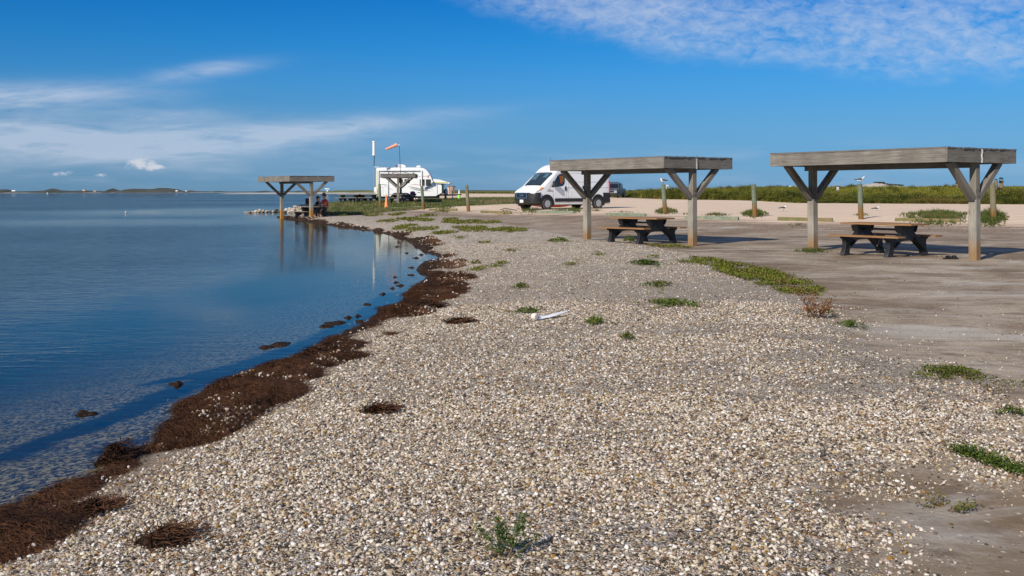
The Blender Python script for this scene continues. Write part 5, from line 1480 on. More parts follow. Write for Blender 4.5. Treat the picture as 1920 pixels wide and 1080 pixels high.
# ------------------------------------------------------------------ cones, bucket, camp bits
def cone(px, py, h, r, mc, label, collar=None, base=True, hgt=None):
    g = G(px, py); t = thing('traffic_cone', label, 'traffic cone', g, 0.3, 'traffic cones by the caravan')
    mb = MB(); mb.lathe([(r, .03), (r * .96, .05), (.035, h - .01), (.02, h)], n=20); part('cone', mb, mc, t, True)
    mb = MB(); mb.box((0, 0, .02), (r * 2.5, r * 2.5, .04)); part('base', mb, mc if mc is not M['cone_green'] else M['cone_green'], t, bevel=.015)
    for a, b_ in collar or ():
        mb = MB(); ra = r * .96 + (.035 - r * .96) * (a * h - .05) / (h - .06); rb_ = r * .96 + (.035 - r * .96) * (b_ * h - .05) / (h - .06)
        mb.lathe([(ra + .004, a * h), (rb_ + .004, b_ * h)], n=20); part('collar', mb, M['reflect_white'], t, True)
    return t
cone(724.5, 389.6, 1.0, .155, M['cone_orange'], 'faded orange traffic cone beside the far shelter')
cone(861, 375.6, 1.04, .16, M['cone_green'], 'lime green traffic cone with white upper half on the sand', [(.52, .95)])
cone(835.4, 376.8, .98, .15, M['red_plastic'], 'red traffic cone with white bands at the caravan drawbar', [(.52, .66), (.76, .88)])
g = G(780, 378.6); bk = thing('bucket', 'pink bucket with a pale cloth on the grass below the caravan', 'bucket', g)
mb = MB(); mb.lathe([(.11, 0), (.145, .26), (.15, .27), (.13, .27), (.10, .02)], n=18); part('pail', mb, M['pink_plastic'], bk, True)
mb = MB(); mb.ball((0, 0, .28), (.17, .15, .07), 12, 6, .2, 4); part('cloth', mb, M['gull_white'], bk, True)
g = G(799.5, 377.6); bw = thing('basin', 'yellow green basin on the ground below the caravan', 'basin', g)
mb = MB(); mb.lathe([(.09, 0), (.14, .16), (.15, .165), (.13, .165), (.08, .02)], n=18); part('bowl', mb, M['lime_plastic'], bw, True)
gx_ = Vector(((772 - 960) / FPX * 90.3, 90.3, TZ(-8.5, 90.3)))
ct = thing('camp_table', 'dark folding camp table beside the caravan wheels', 'camp table', gx_)
mb = MB(); mb.box((0, 0, .50), (.92, .5, .05)); part('tabletop', mb, M['black_plastic'], ct)
for a in (-.4, .4):
    for b_ in (-.2, .2):
        mb = MB(); mb.beam((a, b_, 0), (a * .7, b_, .5), .03, .03); part('leg', mb, M['dark_steel'], ct)
gz = gx_ + Vector((.02, 0, .525)); bg_ = thing('camp_grill', 'black grill on the camp table', 'grill', gz)
mb = MB(); mb.box((0, 0, .07), (.6, .36, .13)); mb.ball((.1, 0, .14), (.3, .18, .10)); part('grill_body', mb, M['black_plastic'], bg_, True)
o = link('cloth_bundle', None); 
bpy.data.objects.remove(o)
mb = MB(); mb.ball((0, 0, .06), (.22, .18, .12), 14, 8, .14, 9); o = link('cloth_bundle', mb.mesh('cloth_bundle', M['purple'], True)); o.location = gz + Vector((.05, 0, .22)); props(o, 'purple cloth bundle on the grill beside the caravan', 'cloth')
mb = MB(); mb.box((0, 0, .18), (.15, .15, .36)); mb.cyl((0, 0, .36), (0, 0, .42), .04); o = link('water_jug', mb.mesh('water_jug', M['blue'])); o.location = gx_ + Vector((-.66, .2, .33)); props(o, 'blue jug on the caravan step beside the camp table', 'jug')
mb = MB(); mb.box((0, 0, .16), (.4, .3, .32)); o = link('step_box', mb.mesh('step_box', M['dark_steel'])); o.location = gx_ + Vector((-.66, .2, .0)); props(o, 'dark step box under the blue jug', 'box')

# ------------------------------------------------------------------ rock jetty
rj0 = P(565, 400, 0)
rj = thing('rock_jetty', 'low jetty of pale and dark boulders running into the lagoon', 'jetty', (rj0[0], rj0[1], 0))
def rockmat(nm, a, b_):
    return simple(nm, a, 0.9, var=.3, vs=4, bump=.8, bs=6, dirt=((.03, .028, .022), -.05, .22))
RM = [rockmat('pale_rock', (.50, .42, .33), 0), rockmat('tan_rock', (.42, .25, .12), 0), rockmat('white_rock', (.60, .56, .50), 0), rockmat('dark_rock', (.07, .065, .055), 0), rockmat('grey_rock', (.36, .33, .30), 0)]
rshape = []
for k in range(7):
    bm = bmesh.new(); bmesh.ops.create_icosphere(bm, subdivisions=2, radius=1.0)
    rr = random.Random(k + 50); offs = [(Vector((rr.uniform(-1, 1), rr.uniform(-1, 1), rr.uniform(-1, 1))).normalized(), rr.uniform(.55, .85)) for _ in range(9)]
    for v in bm.verts:
        n = v.co.normalized(); k_ = 1.0
        for o_, c in offs:
            dd = n.dot(o_)
            if dd > 0 and k_ * dd > c: k_ = c / dd
        v.co = n * k_ * rr.uniform(.97, 1.03)
    me = bpy.data.meshes.new('rock'); bm.to_mesh(me); bm.free(); rshape.append(me)
rk_mesh = {}
def rock(px, py, wpx, mi, hr=.75, Yd=None, zc=None):
    k = random.randrange(7)
    if (k, mi) not in rk_mesh:
        me = rshape[k].copy(); me.materials.append(RM[mi]); rk_mesh[(k, mi)] = me
    y = Yd or P(px, py, 0)[1]
    s = wpx / FPX * y / 2
    z = (CAMZ + (HOR - (px - 960) * .0027 - py) / FPX * y) if zc is None else zc
    o = link('rock', rk_mesh[(k, mi)], rj)
    o.location = ((px - 960) / FPX * y - rj0[0], y - rj0[1], z + s * hr * .4)
    o.scale = (s, s * random.uniform(.8, 1.2), s * hr); o.rotation_euler = (random.uniform(-.3, .3), random.uniform(-.3, .3), random.uniform(0, 6))
for a in [(461, 399, 9, 4, .35), (467, 399, 9, 1, .4), (474, 398.8, 8, 0), (479, 398, 7, 2), (481, 396, 6, 2), (486, 398.5, 8, 1), (487, 395.3, 7, 2), (493, 398.5, 8, 1), (493.5, 395.5, 6, 0), (500.5, 398, 8.5, 2), (506, 398.5, 7, 3), (505, 396, 5, 4),
          (512, 398, 8, 0), (516.5, 398, 8, 3), (518, 395.5, 8, 3), (523, 398.3, 8, 3), (529, 398, 8, 4), (536, 398.5, 9, 3), (541, 399, 7, 0), (546, 399, 7, 4), (552, 399.3, 7, 2), (558, 399.5, 7, 0), (563, 399, 6, 4)]:
    rock(*a[:4], hr=a[4] if len(a) > 4 else .75)
rr = random.Random(12)
for i in range(95):
    px = rr.uniform(530, 566); top = float(np.interp(px, [530, 536, 545, 552, 560, 566], [393.5, 390, 386.5, 384, 385.5, 387]))
    py = rr.uniform(top + 2.5, 399)
    f = (py - top) / (399.5 - top)
    rock(px, py + 1, rr.uniform(4.5, 8.0), rr.choice([0, 0, 1, 1, 2, 4, 0]), Yd=91 - 7 * f)

# ------------------------------------------------------------------ people at the shore table
def skin_obj(nm, verts, edges, mtl, parent, sub=2, root=0):
    me = bpy.data.meshes.new(nm); me.from_pydata([v[:3] for v in verts], edges, []); me.materials.append(mtl)
    o = link(nm, me, parent)
    me.skin_vertices.new() if hasattr(me.skin_vertices, 'new') and not me.skin_vertices else None
    md = o.modifiers.new('skin', 'SKIN')
    sv_ = me.skin_vertices[0].data
    for i, v in enumerate(verts):
        r = v[3]; sv_[i].radius = (r, r) if not isinstance(r, tuple) else r
        sv_[i].use_root = (i == root)
    md.use_smooth_shade = True
    sb = o.modifiers.new('sub', 'SUBSURF'); sb.levels = sub; sb.render_levels = sub
    return o
def person(loc, yaw, label, shirt, cap, s=1.0, raise_=True, hat=True):
    """seated, facing local -x"""
    t = thing('person', label, 'person', loc, yaw)
    t.scale = (s, s, s)
    V = [(0, 0, .58, (.16, .15)), (-.01, 0, .78, (.15, .13)), (-.05, 0, .98, (.16, .14)), (-.06, 0, 1.10, (.10, .08)), (-.09, 0, 1.17, .055), (-.12, 0, 1.27, (.085, .095)), (-.13, 0, 1.36, (.08, .09)), (-.215, 0, 1.275, .022)]
    E = [(0, 1), (1, 2), (2, 3), (3, 4), (4, 5), (5, 6), (5, 7)]
    def limb(start, pts):
        p = start
        for q in pts:
            V.append(q); E.append((p, len(V) - 1)); p = len(V) - 1
        return p
    for sg in (-1, 1):
        e = limb(0, [(-.10, sg * .11, .56, .095), (-.42, sg * .15, .55, .075), (-.40, sg * .16, .30, .058), (-.34, sg * .16, .09, .04), (-.50, sg * .17, .05, .035)])
        if raise_ and sg == 1:
            hnd = [(-.05, sg * .20, 1.05, .058), (-.20, sg * .24, .84, .047), (-.38, sg * .12, 1.08, .033), (-.36, sg * .09, 1.16, .030)]
        else:
            hnd = [(-.05, sg * .20, 1.05, .058), (-.16, sg * .25, .82, .047), (-.40, sg * .16, .80, .033), (-.48, sg * .13, .81, .030)]
        e = limb(2, hnd); hx, hy, hz_ = V[e][:3]; up = hz_ > 1
        for k in range(4):
            f1 = (hx - (.03 if up else .05), hy + .014 * (k - 1.5), hz_ + (.05 if up else 0), .008); f2 = (hx - (.07 if up else .08), hy + .014 * (k - 1.5), hz_ + (.05 if up else -.02), .007)
            limb(e, [f1, f2])
        limb(e, [(hx, hy - sg * .035, hz_ + .03, .010)])
    skin_obj('body', V, E, M['skin'], t)
    # shirt: a slightly larger shell over the trunk and upper arms
    V2 = [(0, 0, .56, (.175, .165)), (-.01, 0, .78, (.168, .15)), (-.05, 0, .98, (.18, .158)), (-.06, 0, 1.09, (.125, .10))]
    E2 = [(0, 1), (1, 2), (2, 3)]
    for sg in (-1, 1):
        k = len(V2); V2 += [(-.05, sg * .19, 1.05, .075), (-.13, sg * .225, .93, .068)]; E2 += [(2, k), (k, k + 1)]
    skin_obj('shirt', V2, E2, shirt, t)
    V3 = [(0.01, 0, .56, (.17, .165))]; E3 = []
    for sg in (-1, 1):
        k = len(V3); V3 += [(-.10, sg * .11, .56, .112), (-.36, sg * .145, .552, .09)]; E3 += [(0, k), (k, k + 1)]
    skin_obj('shorts', V3, E3, M['denim'], t)
    for sg in (-1, 1):
        mb = MB(); mb.box((-.45, sg * .165, .015), (.26, .09, .04)); part('sandal', mb, M['sandal'], t, bevel=.012)
    mb = MB(); mb.ball((-.105, 0, 1.33), (.105, .098, .115), 14, 9)
    if hat:
        mb = MB(); mb.ball((-.085, 0, 1.33), (.105, .10, .105), 14, 9); part('hair', mb, M['hair'], t, True)
        mb = MB(); mb.lathe([(.118, 0), (.118, .03), (.10, .09), (.04, .125), (.005, .13)], c=(-.11, 0, 1.36), n=18); mb.prism([(-.20, -.08), (-.33, -.07), (-.35, 0), (-.33, .07), (-.20, .08)], 1.355, 1.375, 'XY')
        part('cap', mb, cap, t, True)
    else:
        mb = MB(); mb.ball((-.095, 0, 1.35), (.112, .108, .11), 14, 9); mb.ball((.02, 0, 1.33), (.06, .05, .06)); part('hair', mb, M['hair'], t, True)
    for sg in (-1, 1):
        mb = MB(); mb.ball((-.198, sg * .035, 1.295), (.008, .013, .009), 8, 5); part('eye', mb, M['sandal'], t, True)
        mb = MB(); mb.ball((-.115, sg * .095, 1.27), (.02, .012, .032), 8, 5); part('ear', mb, M['skin'], t, True)
    mb = MB(); mb.ball((-.203, 0, 1.235), (.006, .026, .007), 8, 4); part('mouth', mb, M['red_lens'], t, True)
    return t
def tloc(lx, ly, z):
    a = R(36.0); return (-11.75 + lx * math.cos(a) - ly * math.sin(a), 62.4 + lx * math.sin(a) + ly * math.cos(a), z)
person(tloc(.73, -.42, .03), R(36), 'person in red shirt and brown cap seated at the water edge table, one hand raised', M['red_cloth'], M['cap_brown'], 1.04)
person(tloc(.72, .45, .03), R(40), 'person in black top with bare arms seated behind the shelter post', M['black_cloth'], M['cap_brown'], .93, False, False)
st_ = thing('camp_stove', 'black camp stove with raised lid on the shore table', 'stove', tloc(-.05, .25, .80), R(20))
mb = MB(); mb.box((0, 0, .06), (.42, .34, .11)); part('stove_base', mb, M['black_plastic'], st_, bevel=.01)
mb = MB(); mb.box((.06, .16, .26), (.44, .03, .34)); part('lid', mb, M['black_plastic'], st_, bevel=.01)
mb = MB(); mb.box((.06, .16, .436), (.44, .05, .02)); part('lid_edge', mb, M['comp'], st_)
o = thing('flat_case', 'flat black case lying on the left end of the shore table', 'case', tloc(-.15, .72, .80), R(36))
mb = MB(); mb.box((0, 0, .04), (.45, .30, .07)); part('case_shell', mb, M['black_plastic'], o, bevel=.015)
mb = MB(); mb.box((0, -.153, .04), (.10, .012, .02)); part('clasp', mb, M['steel'], o)

# ------------------------------------------------------------------ gulls
def gull(loc, yaw, label, pose='stand', s=1.0):
    """local: beak towards +x"""
    t = thing('gull', label, 'gull', loc, yaw, 'gulls on bollards and the road'); t.scale = (s, s, s)
    low = pose == 'sit'
    zb = .06 if low else .145
    def loft(rows, nm, mtl, n=12, par=t):
        vs = []; 
        for x, y, z, ry, rz in rows:
            for i in range(n):
                a = 2 * math.pi * i / n; vs.append((x, y + ry * math.cos(a), z + rz * math.sin(a)))
        mb = MB(); mb.add(vs, [(j * n + i, j * n + (i + 1) % n, (j + 1) * n + (i + 1) % n, (j + 1) * n + i) for j in range(len(rows) - 1) for i in range(n)] + [tuple(range(n)), tuple(range((len(rows) - 1) * n, len(rows) * n))])
        return part(nm, mb, mtl, par, True)
    hx, hz_ = (.155, zb + .135) if pose != 'hunch' else (.10, zb + .085)
    loft([(-.16, 0, zb + .01, .012, .01), (-.10, 0, zb, .045, .04), (0, 0, zb, .068, .062), (.08, 0, zb + .025, .058, .058), (.115, 0, zb + .065, .036, .042), (hx - .015, 0, hz_ - .02, .027, .028), (hx, 0, hz_, .030, .030), (hx + .028, 0, hz_ + .004, .020, .020), (hx + .04, 0, hz_ + .002, .006, .006)], 'body', M['gull_white'])
    loft([(hx + .032, 0, hz_ + .002, .009, .010), (hx + .065, 0, hz_ - .004, .006, .007), (hx + .082, 0, hz_ - .012, .001, .002)], 'bill', M['bill'], 8)
    loft([(hx - .035, 0, hz_ + .010, .012, .010), (hx - .012, 0, hz_ + .014, .026, .019), (hx + .014, 0, hz_ + .017, .018, .012)], 'cap', M['gull_grey'], 10)
    for sg in (-1, 1):
        w_ = loft([(.085, sg * .050, zb + .045, .012, .020), (.03, sg * .062, zb + .028, .014, .042), (-.06, sg * .052, zb + .025, .012, .036), (-.15, sg * .025, zb + .018, .008, .018), (-.235, sg * .008, zb + .022, .003, .006)], 'wing', M['gull_grey'])
        if not low:
            mb = MB(); mb.cyl((.01, sg * .022, 0.0), (0, sg * .022, zb - .04), .0045, n=6); mb.box((.022, sg * .022, .003), (.05, .025, .005)); part('leg', mb, M['bill'], t)
    loft([(-.13, 0, zb + .004, .024, .010), (-.20, 0, zb + .004, .030, .005), (-.235, 0, zb + .004, .030, .002)], 'tail', M['gull_black'])
    loft([(-.05, 0, zb + .045, .038, .020), (.02, 0, zb + .050, .05, .020), (.07, 0, zb + .055, .03, .014)], 'back', M['gull_grey'])
    return t
def ztop(px, py, y): return CAMZ + (HOR - (px - 960) * .0027 - py) / FPX * y
gb = G(1247.5, 401); gull(((1243.5 - 960) / FPX * gb.y, gb.y, ztop(1243.5, 345.4, gb.y)), R(200), 'hunched gull with pale head on the leaning green bollard', 'hunch', 1.15)
gc_ = G(1614.5, 411); gull(((1612.5 - 960) / FPX * gc_.y, gc_.y, ztop(1612.5, 344, gc_.y)), R(-8), 'dark winged gull standing on the pale topped bollard, facing right', 'stand', 1.0)
gull(G(1468, 396.5), R(14), 'gull standing on the road shell at left of the right shelter post', 'stand', 1.15)
gull(G(1642, 394), R(6), 'gull sitting on the road shell right of the bollard', 'sit', 1.15)
gf = G(1863.5, 414)

# ------------------------------------------------------------------ small things on the beach
pg = G(1003, 601); pg2 = G(1064, 592)
dvec = pg2 - pg; Ld = dvec.length
db = thing('plastic_debris', 'white plastic blade with a round foam end lying on the gravel', 'debris', pg + Vector((0, 0, .012)), math.atan2(dvec.y, dvec.x))
mb = MB()
sec = [(.02, .028, .022, 0), (.09, .03, .022, .003), (.16, .04, .018, .010), (.22, .055, .010, .016), (.33, .05, .006, .030), (Ld - .03, .018, .004, .045), (Ld, .003, .003, .048)]
vs = []
for x, w_, h_, z in sec: vs += [(x, -w_, z), (x, w_ * .6, z + h_ * .3), (x, w_ * .4, z + h_), (x, -w_ * .6, z + h_ * .9)]
mb.add(vs, [(4 * j + i, 4 * j + (i + 1) % 4, 4 * j + 4 + (i + 1) % 4, 4 * j + 4 + i) for j in range(len(sec) - 1) for i in range(4)] + [(0, 1, 2, 3), tuple(4 * (len(sec) - 1) + i for i in range(4))])
part('blade', mb, M['sail_white'], db)
mb = MB(); mb.lathe([(.012, -.032), (.035, -.028), (.042, 0), (.038, .028), (.014, .034)], c=(0, 0, .03), n=9, axis='Y'); part('foam_end', mb, M['foam'], db, True)
sg_ = G(1781, 486)
for i, (dx_, dy_, rz_) in enumerate(((-.06, 0, .5), (.08, .04, .2))):
    t = thing('sandal', ('black slide sandal lying left of its pair near the right shelter post', 'black slide sandal lying right of its pair near the right shelter post')[i], 'sandal', (sg_.x + dx_, sg_.y + dy_, sg_.z + .004), rz_)
    mb = MB(); mb.prism(rounded([(-.12, -.035), (.02, -.042), (.13, -.045), (.14, .035), (.02, .045), (-.12, .035)], .035), 0, .03, 'XY'); part('sole', mb, M['sandal'], t)
    mb = MB(); n = 9; vs = []
    for j in range(n):
        a = math.pi * j / (n - 1)
        for x in (-.01, .075): vs.append((x, .043 * math.cos(a), .025 + .055 * math.sin(a)))
    mb.add(vs, [(2 * j, 2 * j + 1, 2 * j + 3, 2 * j + 2) for j in range(n - 1)]); o = part('strap', mb, M['sandal'], t, True); s = o.modifiers.new('t', 'SOLIDIFY'); s.thickness = .008
for (px, py, wpx, lab) in ((1480, 944, 17, 'flat white shell lying on near gravel right of centre'), (1310, 997, 16, 'white shell lying lowest in the near gravel'), (1346, 938, 13, 'small white shell left of the larger flat one'), (1466, 790, 13, 'pale shell on the middle gravel, farther up the beach')):
    g = G(px, py); s = wpx / FPX * g.y / 2
    mb = MB(); n = 18; vs = [(0, 0, .35)]
    for j in range(1, 5):
        for i in range(n):
            a = 2 * math.pi * i / n; r = j / 4 * (1 + .05 * (i % 2)) * (1 - .18 * max(0, -math.cos(a)))
            vs.append((r * math.cos(a), .8 * r * math.sin(a), .35 * (1 - (j / 4) ** 2)))
    mb.add(vs, [(0, 1 + i, 1 + (i + 1) % n) for i in range(n)] + [(1 + j * n + i, 1 + j * n + (i + 1) % n, 1 + (j + 1) * n + (i + 1) % n, 1 + (j + 1) * n + i) for j in range(3) for i in range(n)])
    o = link('shell', mb.mesh('shell', M['sail_white'], True)); o.location = g + Vector((0, 0, .008)); o.scale = (s, s, s); o.rotation_euler = (.1, -.1, px)
    props(o, lab, 'shell')

# ------------------------------------------------------------------ plants
def leaf_cloud(mb, c, n, rad, size, rr, flat=1.0, up=0.3):
    for _ in range(n):
        while True:
            q = Vector((rr.uniform(-1, 1), rr.uniform(-1, 1), rr.uniform(-1, 1)))
            if q.length < 1: break
        q = Vector((q.x * rad[0], q.y * rad[1], abs(q.z) * rad[2])) + Vector(c)
        d = Vector((rr.uniform(-1, 1), rr.uniform(-1, 1), rr.uniform(-.2, 1) * up + .1)).normalized()
        s_ = Vector((-d.y, d.x, rr.uniform(-.4, .4))).normalized(); L = size * rr.uniform(.6, 1.3)
        mb.add([q - s_ * L * .22, q + d * L * .5 - s_ * L * .30, q + d * L, q + d * L * .5 + s_ * L * .30], [(0, 1, 2, 3)])
def blades(mb, c, n, spread, h, wd, rr, lean=.35):
    for _ in range(n):
        a = rr.uniform(0, 6.28); r_ = spread * math.sqrt(rr.random())
        p = Vector((c[0] + r_ * math.cos(a), c[1] + r_ * math.sin(a), c[2])); hh_ = h * rr.uniform(.5, 1.15)
        b_ = rr.uniform(0, 6.28); ln = Vector((math.cos(b_), math.sin(b_), 0)) * hh_ * lean * rr.uniform(.3, 1.4)
        s_ = Vector((math.cos(b_ + 1.57), math.sin(b_ + 1.57), 0)) * wd / 2
        m_ = p + ln * .35 + Vector((0, 0, hh_ * .6)); e = p + ln + Vector((0, 0, hh_))
        mb.add([p - s_, p + s_, m_ + s_ * .8, m_ - s_ * .8, e], [(0, 1, 2, 3), (3, 2, 4)])
def mk(nm, fn, mtl, n=5):
    out = []
    for k in range(n):
        mb = MB(); fn(mb, random.Random(100 + k)); out.append(proto(nm, mb, mtl))
    return out
def in_poly_pts(poly, n):
    P_ = np.array(poly); lo, hi = P_.min(0), P_.max(0)
    q = lo + (hi - lo) * RNG.random((n, 2)); k = dist_poly(q[:, 0], q[:, 1], poly) > 0
    return q[k]
# scrub behind the road
a = np.array(sorted([(p[0] / p[1], p[1]) for p in BUSH_NEAR]))
n = 30000
rt = RNG.uniform(-.09, .62, n); e = 260 * RNG.random(n) ** 1.9
yy = np.interp(rt, a[:, 0], a[:, 1]) + e + .3; xx_ = rt * yy
keepd = dist_poly(xx_, yy, LAND_C) > 1.5
yy, xx_, e = yy[keepd], xx_[keepd], e[keepd]
cl = fbm(xx_ * .09, yy * .045, 4)
kk = (cl > .40) | (RNG.random(len(cl)) < .35)
xx_, yy, e, cl = xx_[kk], yy[kk], e[kk], cl[kk]
zz = terrain(xx_, yy)
rtt = xx_ / yy
sc_b = 0.80 * (0.40 + 1.05 * ss(.35, .7, cl)) * (.7 + .5 * RNG.random(len(cl))) * (.42 + .58 * ss(.05, .14, rtt)) * (.35 + .65 * ss(0, 5, e + 1.2))
sc_b *= np.where(e > 60, .75, 1.0)
is_b = (RNG.random(len(cl)) < np.where(e < 7, .85, np.where(e < 20, .35, .10)))
sc_b = np.where(e > 7, sc_b * .72, sc_b)
def f_bush(mb, rr):
    leaf_cloud(mb, (0, 0, 0), 210, (.62, .55, 1.0), .17, rr); blades(mb, (0, 0, 0), 34, .55, 1.15, .022, rr)
def f_dune(mb, rr):
    blades(mb, (0, 0, 0), 70, .8, .75, .035, rr, .5); leaf_cloud(mb, (0, 0, 0), 40, (.7, .7, .4), .13, rr)
scatter('coastal_scrub', np.stack([xx_, yy, zz - .06], 1)[is_b], mk('bush_shape', f_bush, M['scrub']), sc_b[is_b], 'green and brown coastal scrub beyond the shell road')
scatter('dune_grass', np.stack([xx_, yy, zz - .05], 1)[~is_b], mk('grass_shape', f_dune, M['dune_grass']), sc_b[~is_b], 'yellow green dune grass behind the road')
# low turf before the caravan
q = in_poly_pts(TURF, 26000)
tn = fbm(q[:, 0] * .5, q[:, 1] * .5, 4); q = q[tn > .40][:15000]
tz_ = terrain(q[:, 0], q[:, 1])
def f_turf(mb, rr):
    blades(mb, (0, 0, 0), 22, .22, .20, .020, rr, .8); leaf_cloud(mb, (0, 0, 0), 12, (.2, .2, .08), .06, rr)
sct = .5 + .9 * RNG.random(len(q)) ** 2 * (1 + .6 * ss(-13, -18, q[:, 0]))
scatter('turf_grass', np.stack([q[:, 0], q[:, 1], tz_ - .01], 1), mk('turf_shape', f_turf, M['turf']), sct, 'low brownish green turf in front of the caravan')
# weeds round the bollards and timbers: px centre, width, depth px, height m, how many
pts = []; scs = []
for cx, cy, wpx, hpx, hs_, n in ((1860, 414, 62, 16, .55, 420), (1755, 413, 145, 18, .42, 900), (1615, 411, 34, 5, .22, 90), (1415, 409, 56, 14, .38, 380), (1248, 404, 46, 12, .38, 320), (1345, 411, 60, 7, .22, 200), (1290, 409, 24, 5, .22, 60),
                           (1075, 402, 40, 8, .3, 190), (1118, 402, 30, 4, .2, 80), (1048, 401.5, 36, 5, .22, 110), (992, 400.5, 52, 9, .25, 260), (945, 401.5, 40, 6, .2, 120), (833, 396, 52, 7, .28, 260), (1500, 421, 60, 5, .14, 100), (1170, 405, 70, 4, .14, 90), (1522, 470, 76, 10, .20, 240), (1180, 449, 30, 8, .26, 60), (1140, 452, 60, 5, .1, 60), (780, 391, 44, 5, .15, 90), (748, 386, 24, 6, .4, 120), (733, 388, 26, 4, .3, 80), (713, 391, 20, 4, .3, 60)):
    for _ in range(n):
        t = random.uniform(0, 6.28); r_ = random.random() ** .62 * random.uniform(.75, 1.2)
        x, y = P(cx + r_ * wpx / 2 * math.cos(t), cy + r_ * hpx / 2 * math.sin(t), .35 if cy < 430 else .13)
        pts.append((x, y)); scs.append(hs_ * .62 * (1.15 - .8 * r_) * random.uniform(.3, 1.5))
pts = np.array(pts); z = terrain(pts[:, 0], pts[:, 1])
def f_weed(mb, rr):
    blades(mb, (0, 0, 0), 16, .22, .9, .035, rr, .55); leaf_cloud(mb, (0, 0, 0), 26, (.3, .3, .6), .16, rr)
scatter('bollard_weeds', np.stack([pts[:, 0], pts[:, 1], z - .01], 1), mk('weed_shape', f_weed, M['bank_weed']), np.array(scs), 'green weeds growing round bollards and timbers')
# creeping patches on the gravel
def patch_mesh(g, wx_, wy_, n, leaf, hgt, mtl, seed, tilt=0.0):
    rr = random.Random(seed); mb = MB()
    runners = max(4, int(n / 30))
    for k in range(runners):
        a0 = rr.uniform(0, 6.28); L = math.sqrt(rr.random()) * (1.0 if k % 4 else 1.7)
        x1, y1 = math.cos(a0) * wx_ / 2 * L, math.sin(a0) * wy_ / 2 * L
        for _ in range(30):
            f = rr.random() ** .6; x = x1 * f + rr.gauss(0, leaf * .9); y = y1 * f + rr.gauss(0, leaf * .9)
            xr, yr = x * math.cos(tilt) - y * math.sin(tilt), x * math.sin(tilt) + y * math.cos(tilt)
            edge = 1 - min(1, math.hypot(x / wx_ * 2, y / wy_ * 2))
            q = Vector((xr, yr, TZf(g.x + xr, g.y + yr, g) + hgt * rr.random() * (.25 + edge)))
            d = Vector((rr.uniform(-1, 1), rr.uniform(-1, 1), rr.uniform(.0, .9))).normalized(); s_ = Vector((-d.y, d.x, rr.uniform(-.4, .4))).normalized(); l_ = leaf * rr.uniform(.6, 1.3)
            mb.add([q - s_ * l_ * .1, q + d * l_ * .5 - s_ * l_ * .33, q + d * l_, q + d * l_ * .5 + s_ * l_ * .33], [(0, 1, 2, 3)])
    return mb.mesh('patch', mtl, False, False)
def TZf(x, y, g): return 0.004
PATCH = [((1262, 571, 112, 15), 'long narrow green mat on the gravel, widest of the mid beach patches', 0),
         ((1238, 537, 62, 10), 'small green mat with a dark spot, behind the long one on gravel', 0),
         ((1118, 606, 60, 15), 'dark green mat on gravel right of the white plastic debris', 0),
         ((1176, 635, 28, 15), 'tiny bright green tuft on gravel below the dark green mat', 1),
         ((990, 587, 56, 14), 'green mat on gravel just behind the white plastic debris', 0),
         ((1790, 704, 150, 36), 'wide yellow green creeping plant at the gravel edge on the right', 1),
         ((1595, 613, 66, 11), 'thin green mat on bare dirt right of the dry brown weed', 0),
         ((978, 540, 40, 8), 'small sparse green patch farther up the gravel, left of centre', 1),
         ((1895, 777, 60, 12), 'green runner in the dirt at the right frame edge', 0),
         ((1210, 496, 72, 9), 'green mat on gravel below the middle shelter table', 0),
         ((1048, 453, 44, 8), 'green mat on gravel left of the middle shelter post', 0)]
for i, ((cx, cy, wpx, hpx), lab, yel) in enumerate(PATCH):
    g = G(cx, cy); wx_ = wpx / FPX * g.y; wy_ = min(hpx * g.y ** 2 / ((CAMZ - g.z) * FPX), wx_ * 1.6)
    leaf = .014 + .0011 * g.y; n = int(min(6000, 1.5 * wx_ * wy_ / leaf ** 2)); n = max(n, 200)
    me = patch_mesh(g, wx_, wy_, n, leaf, .035 + .002 * g.y, M['creeper_yellow'] if yel else M['creeper'], i)
    o = link('creeping_plant', me); o.location = g; props(o, lab, 'plant')
mb = MB()
small = [(930, 497, 50, 7), (903, 493, 40, 5), (895, 506, 40, 5), (765, 411, 45, 4), (790, 413.5, 50, 5), (760, 426, 44, 6), (792, 430, 62, 7), (845, 413, 30, 4), (885, 417, 110, 6), (880, 427, 70, 5), (905, 432, 90, 7), (955, 431, 70, 8), (862, 446, 54, 4), (915, 455, 40, 4),
         (1150, 492, 30, 4), (1285, 493, 24, 4), (1090, 515, 50, 4), (1085, 493, 20, 4), (1255, 463, 80, 7), (1120, 478, 30, 4), (960, 472, 26, 4), (1220, 483, 30, 4), (835, 437, 50, 5), (1240, 552, 14, 4), (700, 404, 40, 2.5), (745, 402, 30, 3), (728, 415, 40, 4), (800, 405, 40, 3), (960, 590, 20, 4), (1070, 497, 26, 5),
         (1355, 497, 110, 14), (1395, 508, 130, 20), (1440, 523, 140, 26), (1475, 538, 120, 24), (1495, 550, 80, 16), (1325, 489, 60, 9), (1420, 518, 150, 24), (1560, 590, 30, 6), (1690, 935, 50, 12), (1910, 720, 40, 6), (1730, 712, 60, 8)]
rr = random.Random(77)
